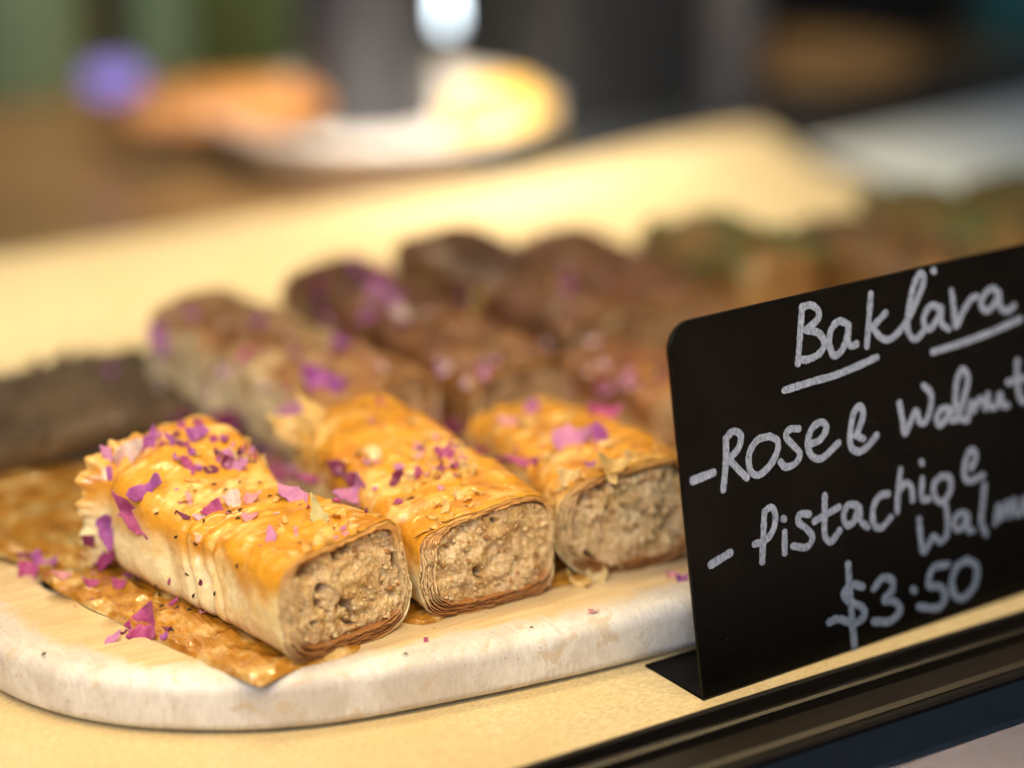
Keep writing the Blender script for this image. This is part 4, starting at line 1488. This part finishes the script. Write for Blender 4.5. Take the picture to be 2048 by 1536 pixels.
z5 = (1280, 480, 2.478)
z6 = (1280, 950, 2.621)
words = [
    ('title_word', z5, [
        [(803, 330), (798, 400), (792, 480), (782, 612)],
        [(800, 335), (845, 322), (882, 350), (878, 395), (820, 445)],
        [(820, 445), (885, 462), (912, 515), (885, 565), (830, 592), (795, 592)],
        [(1025, 415), (985, 402), (948, 440), (936, 505), (958, 572), (1000, 545), (1025, 475), (1032, 420)],
        [(1032, 430), (1028, 490), (1042, 525), (1072, 515)],
        [(1142, 268), (1132, 400), (1122, 525)],
        [(1215, 362), (1148, 432)],
        [(1148, 432), (1190, 482), (1232, 492), (1275, 460), (1320, 400), (1365, 310), (1400, 220), (1402, 175), (1378, 172), (1350, 240), (1328, 350), (1322, 430), (1340, 480), (1370, 488), (1400, 455)],
        [(1480, 335), (1440, 325), (1405, 375), (1410, 430), (1440, 435), (1475, 380), (1490, 335)],
        [(1490, 340), (1490, 410), (1525, 440)],
        [(1541, 252), (1552, 340), (1562, 428), (1600, 350), (1640, 290), (1665, 280)],
        [(1775, 262), (1740, 240), (1700, 275), (1688, 325), (1715, 350), (1755, 315), (1775, 262)],
        [(1775, 265), (1782, 330), (1815, 352), (1850, 325)],
        [(1449, 150), (1453, 153)]]),
    ('underline', z5, [[(715, 745), (860, 700), (960, 672), (1060, 632), (1172, 582)]]),
    ('underline', z5, [[(1450, 555), (1600, 508), (1750, 452), (1882, 393)]]),
    ('bullet_dash', z5, [[(262, 1192), (362, 1153)]]),
    ('rose_word', z5, [
        [(425, 985), (425, 1100), (412, 1237)],
        [(425, 985), (460, 948), (498, 968), (488, 1030), (440, 1085)],
        [(440, 1085), (485, 1135), (528, 1178)],
        [(640, 972), (580, 992), (540, 1060), (545, 1140), (585, 1165), (640, 1120), (678, 1050), (680, 995), (640, 972)],
        [(785, 935), (740, 938), (722, 975), (755, 1015), (790, 1058), (770, 1105), (720, 1125), (695, 1100)],
        [(828, 1015), (890, 990), (922, 930), (895, 902), (850, 935), (828, 1010), (850, 1070), (900, 1080), (982, 1005)]]),
    ('ampersand', z5, [[(1075, 960), (1105, 870), (1090, 822), (1058, 860), (1042, 950), (1045, 1025), (1085, 1048), (1130, 1020), (1172, 968)], [(1068, 968), (1105, 985)]]),
    ('walnut_word', z5, [
        [(1285, 808), (1300, 890), (1313, 960), (1345, 890), (1368, 845), (1385, 900), (1415, 900), (1440, 830), (1440, 760), (1405, 722)],
        [(1525, 832), (1490, 840), (1468, 885), (1485, 918), (1520, 880), (1540, 835), (1540, 890), (1575, 880), (1605, 780), (1625, 690), (1600, 640), (1572, 690), (1562, 790), (1575, 870), (1608, 895)],
        [(1622, 890), (1640, 800), (1650, 850), (1680, 790), (1702, 800), (1708, 835)],
        [(1722, 765), (1730, 825), (1765, 820), (1782, 760), (1795, 815), (1820, 820)],
        [(1868, 600), (1868, 700), (1885, 790), (1915, 800)],
        [(1822, 705), (1915, 680)]]),
    ('bullet_dash', z6, [[(372, 470), (472, 408)]]),
    ('pistachio_word', z6, [
        [(652, 192), (645, 330), (640, 455)],
        [(652, 192), (685, 168), (708, 205), (700, 280), (660, 340), (600, 362)],
        [(757, 300), (757, 408)], [(750, 228), (755, 232)],
        [(885, 205), (840, 205), (828, 245), (875, 285), (902, 330), (870, 378), (800, 372)],
        [(967, 108), (965, 230), (968, 320), (1000, 348), (1045, 290)], [(912, 242), (1040, 168)],
        [(1135, 158), (1090, 155), (1065, 210), (1080, 262), (1120, 240), (1148, 165), (1152, 235), (1190, 272)],
        [(1298, 98), (1250, 112), (1218, 180), (1225, 260), (1262, 275), (1312, 222)],
        [(1362, -30), (1350, 90), (1345, 192)],
        [(1350, 90), (1390, 40), (1420, 70), (1425, 130)],
        [(1475, 20), (1475, 120), (1510, 125)], [(1470, -68), (1474, -62)],
        [(1575, 5), (1535, 50), (1545, 120), (1585, 140), (1625, 70), (1615, 10), (1575, 5)]]),
    ('ampersand', z5, [[(1640, 1130), (1665, 1075), (1645, 1038), (1618, 1080), (1605, 1160), (1630, 1195), (1700, 1165)]]),
    ('walnut_word', z6, [
        [(1462, 232), (1470, 320), (1485, 405), (1520, 350), (1540, 320), (1570, 350), (1605, 320), (1612, 240), (1602, 165)],
        [(1705, 200), (1665, 205), (1645, 255), (1665, 290), (1700, 255), (1715, 205), (1722, 290), (1745, 290)],
        [(1805, 50), (1795, 160), (1788, 240), (1812, 310)],
        [(1860, 255), (1880, 155), (1890, 230), (1925, 140), (1935, 215)],
        [(1960, 130), (1970, 205), (2000, 190), (2015, 120), (2030, 200), (2060, 200)]]),
    ('price', z6, [
        [(1090, 468), (1100, 620), (1112, 760), (1125, 905)],
        [(1165, 585), (1110, 575), (1068, 620), (1100, 668), (1160, 690), (1175, 740), (1120, 775), (1040, 755), (990, 772)],
        [(1225, 595), (1270, 540), (1320, 552), (1320, 605), (1278, 655), (1335, 665), (1362, 710), (1310, 765), (1225, 768)],
        [(1430, 600), (1438, 606)],
        [(1612, 468), (1535, 488), (1512, 575), (1570, 585), (1598, 635), (1560, 695), (1462, 690)],
        [(1712, 445), (1660, 480), (1632, 560), (1650, 635), (1700, 640), (1755, 570), (1762, 480), (1712, 445)]]),
]
WID = .082
for wi, (nm, (ox, oy, sc), strokes) in enumerate(words):
    V, F = [], []
    wd_ = WID * (1.12 if nm in ('bullet_dash', 'price') else 1.0)
    for si, st in enumerate(strokes):
        P = np.array([on_card(ox + x / sc, oy + y / sc) for x, y in st])
        Q = catmull(P, 10)
        # even spacing
        sl = np.concatenate([[0], np.cumsum(np.linalg.norm(np.diff(Q, axis=0), axis=1))])
        m_ = max(4, int(sl[-1] / .03))
        s_ = np.linspace(0, sl[-1], m_)
        Q = np.stack([np.interp(s_, sl, Q[:, 0]), np.interp(s_, sl, Q[:, 1])], -1)
        T = np.gradient(Q, axis=0)
        T /= np.linalg.norm(T, axis=1)[:, None] + 1e-9
        # rounded end caps
        cap = []
        for k in range(1, 5):
            cap.append((k / 4.0))
        pre = [Q[0] - T[0] * wd_ * c_ for c_ in (1.0, .92, .7, .4)]
        post = [Q[-1] + T[-1] * wd_ * c_ for c_ in (.4, .7, .92, 1.0)]
        wl = [0.05, .4, .72, .92] + [1.0] * m_ + [.92, .72, .4, .05]
        Q = np.vstack([pre, Q, post])
        T = np.vstack([[T[0]] * 4, T, [T[-1]] * 4])
        Nn = np.stack([-T[:, 1], T[:, 0]], -1)
        L_ = len(Q)
        jl = 1 + .10 * vnoise(np.stack([np.arange(L_) * .35, np.full(L_, wi * 3.1 + si), np.zeros(L_)], -1), 5) + .06 * vnoise(np.stack([np.arange(L_) * 1.3, np.full(L_, wi * 3.1 + si), np.zeros(L_)], -1), 15)
        off = .004 + .0018 * si + .0016 * np.arange(L_) / L_
        b = len(V)
        for k in range(L_):
            for u_, hgt in ((-1, 0), (-.8, .0022), (0, .003), (.8, .0022), (1, 0)):
                q = Q[k] + Nn[k] * u_ * wd_ * wl[k] * jl[k]
                V.append(P0 + E1 * q[0] + UV * q[1] + NF * (off[k] + hgt))
        for k in range(L_ - 1):
            for u_ in range(4):
                a = b + k * 5 + u_
                F.append((a, a + 1, a + 6, a + 5))
    obj(nm, V, F, M_INK, sign)


# ------------------------------------------------------------------ front track of the case
def extrude(profile, x0, x1, name, mat, parent=None, closed=True, seed=0):
    nx = 60
    V, F = [], []
    n = len(profile)
    for i in range(nx):
        x = x0 + (x1 - x0) * i / (nx - 1)
        for (y, z) in profile:
            V.append((x, y, z))
    for i in range(nx - 1):
        for k in range(n if closed else n - 1):
            k2 = (k + 1) % n
            F.append((i * n + k, (i + 1) * n + k, (i + 1) * n + k2, i * n + k2))
    if closed:
        F.append(tuple(range(n)))
        F.append(tuple(range((nx - 1) * n, nx * n))[::-1])
    return obj(name, V, F, mat, parent, smooth=False)


M_TRACK = simple('black_gloss_plastic', (0.008, 0.006, 0.005), .34, var=.3, scale=3, bumpv=.05, coat=.0)
M_BROWN_REFL = simple('brown_reflection_strip', (0.010, 0.0065, 0.004), .4, metal=.0, var=.4, scale=.6, bumpv=.15, stretch=(.3, 3, 3))  # brown base colour stands in for a reflection along the ridge
M_NAVY = simple('navy_gloss_panel', (0.003, 0.008, 0.019), .5, var=.3, scale=2, bumpv=.05)
M_NAVY.node_tree.nodes['Principled BSDF'].inputs['Specular IOR Level'].default_value = .1
rail = empty('case_track', (20, 35.4, -.4))
tag(rail, 'black grooved sliding door track along the front edge of the case', 'track')
extrude([(36.45, -.5), (36.45, .12), (36.36, .16), (36.28, .12), (36.25, -.18), (35.98, -.18), (35.95, -.5)], -15, 100, 'channel', M_TRACK, rail)
extrude([(35.93, -.5), (35.93, .02), (35.88, .07), (35.78, .07), (35.72, .02), (35.70, -.22), (35.42, -.22), (35.40, -.5)], -15, 100, 'channel', M_TRACK, rail)
extrude([(35.38, -.5), (35.38, -.02), (35.34, .03), (34.72, -.02), (34.62, -.10), (34.60, -.5)], -15, 100, 'ridge', M_BROWN_REFL, rail)
extrude([(34.58, -.5), (34.58, -.12), (34.50, -.06), (34.38, -.08), (34.33, -.15), (34.33, -.5)], -15, 100, 'lip', M_TRACK, rail)
b1 = at(1825, 1536, -.6)
pn = extrude([(34.3, -.22), (b1[1] + .1, -.34), (b1[1], -.44), (b1[1], -1.6), (34.3, -1.6)], -15, 100, 'case_front_panel', M_NAVY)
tag(pn, 'dark navy glossy panel below the black track', 'panel')
MB().box((40, b1[1] - 16.2 + 8, -6.4), (160, 48, .6), bev=.05).build('counter_ledge', simple('peach_stone_ledge', (0.78, 0.60, 0.50), .45, var=.06))
tag(bpy.data.objects['counter_ledge'], kind='structure')

# ------------------------------------------------------------------ blurred things beyond the case
# white marble tray at the right
M_MARB = simple('white_marble', (0.78, 0.82, 0.80), .5, var=.08, scale=.15, bumpv=0)
mt_ = empty('white_tray', (80, 66, 0))
tag(mt_, 'pale grey stone tray behind the pistachio baklava at the right', 'tray')
pw = [(61.6, 73.6), (61.0, 62), (60.0, 50), (66, 44), (96, 44), (98, 60), (97, 76.2), (75.6, 75.2)]
V, F = slab(pw, np.array([0, 0, 0.06]), np.array([1., 0, 0]), np.array([0, 1., 0]), np.array([0, 0, 1.]), .19)
obj('tray_slab', V, F, M_MARB, mt_, smooth=False)

# plate with orange and yellow pastry
PC = at(755, 206, 1.6)
M_PLATE = simple('white_glazed_china', (0.80, 0.78, 0.74), .2, var=.03, bumpv=0, coat=.5)


def plate(name, c, r, label):
    root = empty(name, c)
    tag(root, label, 'plate')
    MB().lathe(c, [(.01, .3), (r * .72, .3), (r * .80, .5), (r * .97, 2.2), (r, 2.5), (r * .985, 2.58), (r * .93, 2.3), (r * .76, .95), (r * .68, .62), (.01, .6)], 64).build('dish', M_PLATE, root, smooth=True)
    MB().lathe(c, [(r * .5, 0), (r * .52, .4), (r * .46, .4), (r * .44, 0), (r * .5, 0)], 48).build('foot_ring', M_PLATE, root, smooth=True)
    return root


plate('china_plate', (PC[0] + .2, PC[1], -.98), 7.1, 'white china plate with a thick rim on the counter behind the case')
M_ORANGE = simple('golden_croissant_crust', (0.44, 0.20, 0.06), .4, var=.3, scale=.8)
M_YEL = simple('yellow_custard', (0.75, 0.47, 0.10), .35, var=.15, scale=.8)


def bun(name, c, r, lab, mat, cat='pastry', ridges=0, sq=(1, 1, 1), rot=0):
    nu, nv = 60, 90
    u = np.linspace(-np.pi / 2, np.pi / 2, nu)
    v = np.linspace(0, 2 * np.pi, nv, endpoint=False)
    U_, V_ = np.meshgrid(u, v, indexing='ij')
    X, Y, Z = np.cos(U_) * np.cos(V_), np.cos(U_) * np.sin(V_), np.sin(U_)
    d = 1 + .08 * fbm(np.stack([X, Y, Z], -1) * 2 + r, 3, int(r * 7))
    if ridges:
        d += .07 * np.abs(np.sin(X * ridges))
    P = np.stack([X * d * r * sq[0], Y * d * r * sq[1], np.maximum(Z * d * r * sq[2], -r * sq[2] * .55)], -1).reshape(-1, 3)
    ca, sa = math.cos(rot), math.sin(rot)
    P = np.stack([P[:, 0] * ca - P[:, 1] * sa, P[:, 0] * sa + P[:, 1] * ca, P[:, 2] + r * sq[2] * .55], -1) + np.array(c)
    o = obj(name, P, gridfaces(nu, nv, True), mat)
    tag(o, lab, cat)


CL = at(445, 205, 1.4)
bun('croissant', (CL[0], CL[1], .35), 2.9, 'blurred golden orange pastry lying on the left part of the white plate', M_ORANGE, 'pastry', 9, (1.45, .8, .42), -.1)
CY = at(1000, 212, 1.6)
bun('custard_bun', (CY[0], CY[1], -.38), 2.3, 'blurred bright yellow bun at the right side of the white plate', M_YEL, 'bun', 0, (1, .95, .85))

# bluish grey bottle standing in the plate area
M_BOT = simple('blue_grey_enamel', (0.032, 0.036, 0.046), .4, var=.1, bumpv=0)
CB = at(738, 240, -.38)
root = empty('grey_canister', (CB[0], CB[1], -.38))
tag(root, 'blurred blue grey cylindrical canister standing on the white plate', 'canister')
MB().lathe((CB[0], CB[1], -.38), [(.01, 0), (3.0, 0), (3.1, .2), (3.1, 17), (2.9, 17.4), (.01, 17.4)], 48).build('body', M_BOT, root, smooth=True)
MB().lathe((CB[0], CB[1], 17.05), [(.01, 0), (3.2, 0), (3.2, 1.4), (2.9, 1.7), (.01, 1.7)], 48).build('lid', M_TRACK, root, smooth=True)


def cbox(px0, px1, pbase, depth_back, hgt, name, label, cat, mat, thick=6, zb=-1.0, rot=0, lidmat=None):
    """upright box whose front foot runs between two pixel columns at the given foot height"""
    a = at(px0, pbase, zb)
    b = at(px1, pbase - (px1 - px0) * .17, zb)
    a = a + VH * depth_back * 0
    c = (a + b) / 2
    wv = np.linalg.norm(b - a)
    ang = math.atan2(b[1] - a[1], b[0] - a[0])
    n = np.array([-math.sin(ang), math.cos(ang)])
    if n @ VH[:2] < 0:
        n = -n
    cc = (c[0] + n[0] * thick / 2, c[1] + n[1] * thick / 2)
    root = empty(name, (cc[0], cc[1], zb))
    tag(root, label, cat)
    MB().box((cc[0], cc[1], zb + hgt / 2), (wv, thick, hgt), ang, .3).build('body', mat, root)
    if lidmat:
        MB().box((cc[0], cc[1], zb + hgt * .8), (wv * 1.01, thick * 1.02, hgt * .06), ang, .1).build('band', lidmat, root)
    return root


M_GREY = simple('grey_steel', (0.040, 0.041, 0.043), .45, metal=.2, var=.12, scale=.3, bumpv=.1)
M_STRIP = simple('pale_aluminium', (0.20, 0.185, 0.185), .35, metal=.3, var=.1, bumpv=0)
M_BLACK = simple('matt_black', (0.012, 0.011, 0.010), .5, var=.3, bumpv=0)
cbox(1110, 1460, 292, 0, 26, 'steel_bin', 'blurred tall grey steel box behind the parchment, right of the plate', 'box', M_GREY, 8)
cbox(1448, 1520, 262, 0, 26, 'metal_post', 'blurred pale metal post at the right edge of the grey steel box', 'post', M_STRIP, 2)
cbox(1535, 1920, 138, 0, 20, 'black_speaker', 'blurred black box at the back beneath the top right of the picture', 'box', M_BLACK, 8)
M_BRN = simple('brown_wood_bowl', (0.40, 0.22, 0.08), .4, var=.25, scale=.3, bumpv=0)
CW = at(1620, 185, -.98)
root = empty('wooden_bowl', (CW[0], CW[1], -.98))
tag(root, 'blurred shallow brown wooden bowl in front of the black box', 'bowl')
MB().lathe((CW[0], CW[1], -.98), [(.01, .1), (2.4, .1), (4.3, .8), (5.2, 1.7), (5.0, 1.85), (4.1, 1.1), (2.3, .5), (.01, .4)], 56).build('shell', M_BRN, root, smooth=True)
MB().lathe((CW[0], CW[1], -.98), [(1.8, 0), (1.8, .2), (1.5, .2), (1.5, 0), (1.8, 0)], 40).build('foot_ring', M_BRN, root, smooth=True)
M_DARKB = simple('charcoal_slate', (0.03, 0.035, 0.04), .4, var=.2, bumpv=0)
q = at(1760, 262, -.9)
o = MB().box((q[0] + 3, q[1] + 2.5, -.55), (46, 5.0, .8), 0, .1).build('slate_strip', M_DARKB)
tag(o, 'dark slate strip between the white tray and the brown bowl', 'strip')

# green and red-brown things upper left
M_GREEN = simple('sage_green_cloth', (0.19, 0.28, 0.16), .8, var=.2, scale=.2, bumpv=0)
M_OLIVE = simple('dark_olive_leaf', (0.10, 0.13, 0.03), .7, var=.3, scale=.2, bumpv=0)
M_RUST = simple('rust_brown_leather', (0.26, 0.09, 0.04), .6, var=.2, bumpv=0)


def bottle(px, pbase, r, hgt, name, label, cat, mat, cap):
    c = at(px, pbase, -1.0)
    root = empty(name, (c[0], c[1], -1.0))
    tag(root, label, cat)
    MB().lathe((c[0], c[1], -1.0), [(.01, 0), (r * .95, 0), (r, .3), (r, hgt * .72), (r * .8, hgt * .82), (r * .35, hgt * .9), (r * .33, hgt * .97), (.01, hgt * .97)], 40).build('glass_body', mat, root, smooth=True)
    MB().lathe((c[0], c[1], -1.0 + hgt * .965), [(.01, 0), (r * .4, 0), (r * .4, hgt * .06), (.01, hgt * .06)], 30).build('cap', cap, root, smooth=True)


bottle(40, 180, 3.4, 24, 'green_bottle', 'blurred sage green bottle in the top left corner', 'bottle', M_GREEN, M_RUST)
bottle(190, 95, 1.6, 24, 'brown_bottle', 'blurred rust brown bottle between two green ones', 'bottle', M_RUST, M_RUST)
bottle(345, 135, 2.6, 24, 'green_bottle', 'blurred sage green bottle left of the dark olive one', 'bottle', M_GREEN, M_RUST)
bottle(490, 150, 2.5, 24, 'olive_bottle', 'blurred dark olive bottle beside the blue grey canister', 'bottle', M_OLIVE, M_RUST)

# small lamps that give the bokeh discs
def lamp(px, py, z, r, c, s_, name, label, elong=(1, 1, 1)):
    q = at(px, py, z)
    root = empty(name, (q[0], q[1], z - 1.2))
    tag(root, label, 'lamp')
    e = mat_emit(name + '_glow', c, s_)
    nu, nv = 16, 24
    u = np.linspace(-np.pi / 2, np.pi / 2, nu)
    v = np.linspace(0, 2 * np.pi, nv, endpoint=False)
    U_, V_ = np.meshgrid(u, v, indexing='ij')
    P = np.stack([np.cos(U_) * np.cos(V_) * r * elong[0], np.cos(U_) * np.sin(V_) * r * elong[1], np.sin(U_) * r * elong[2]], -1).reshape(-1, 3) + q
    obj('bulb', P, gridfaces(nu, nv, True), e, root)
    MB().lathe((q[0], q[1], z - 1.2), [(.01, 0), (r * .9, 0), (r * .7, 1.2 - r * .8), (.01, 1.2 - r * .8)], 24).build('socket', M_BLACK, root, smooth=True)


lamp(915, -26, 3.0, 1.8, (0.80, 0.92, 1.0), 7, 'white_lamp', 'blurred cool white lamp at the top of the picture', (1.5, 1.5, 1))
lamp(228, 158, 2.0, .95, (0.30, 0.22, 0.75), .95, 'violet_lamp', 'small violet lamp blurred into a disc at upper left', (1.35, 1.35, .8))

# wall behind the counter
M_WALL = simple('dark_brown_wall', (0.07, 0.045, 0.028), .7, var=.3, scale=.05, bumpv=0)
o = MB().box((90, 162, 20), (420, 4, 224), 0, .1).build('back_wall', M_WALL)
tag(o, 'dark brown wall behind the counter', 'wall')

bottle(2025, 75, 2.2, 10, 'teal_cup', 'blurred teal cup cut off by the top right corner', 'cup', simple('teal_enamel', (0.03, 0.13, 0.13), .4, bumpv=0), M_BLACK)
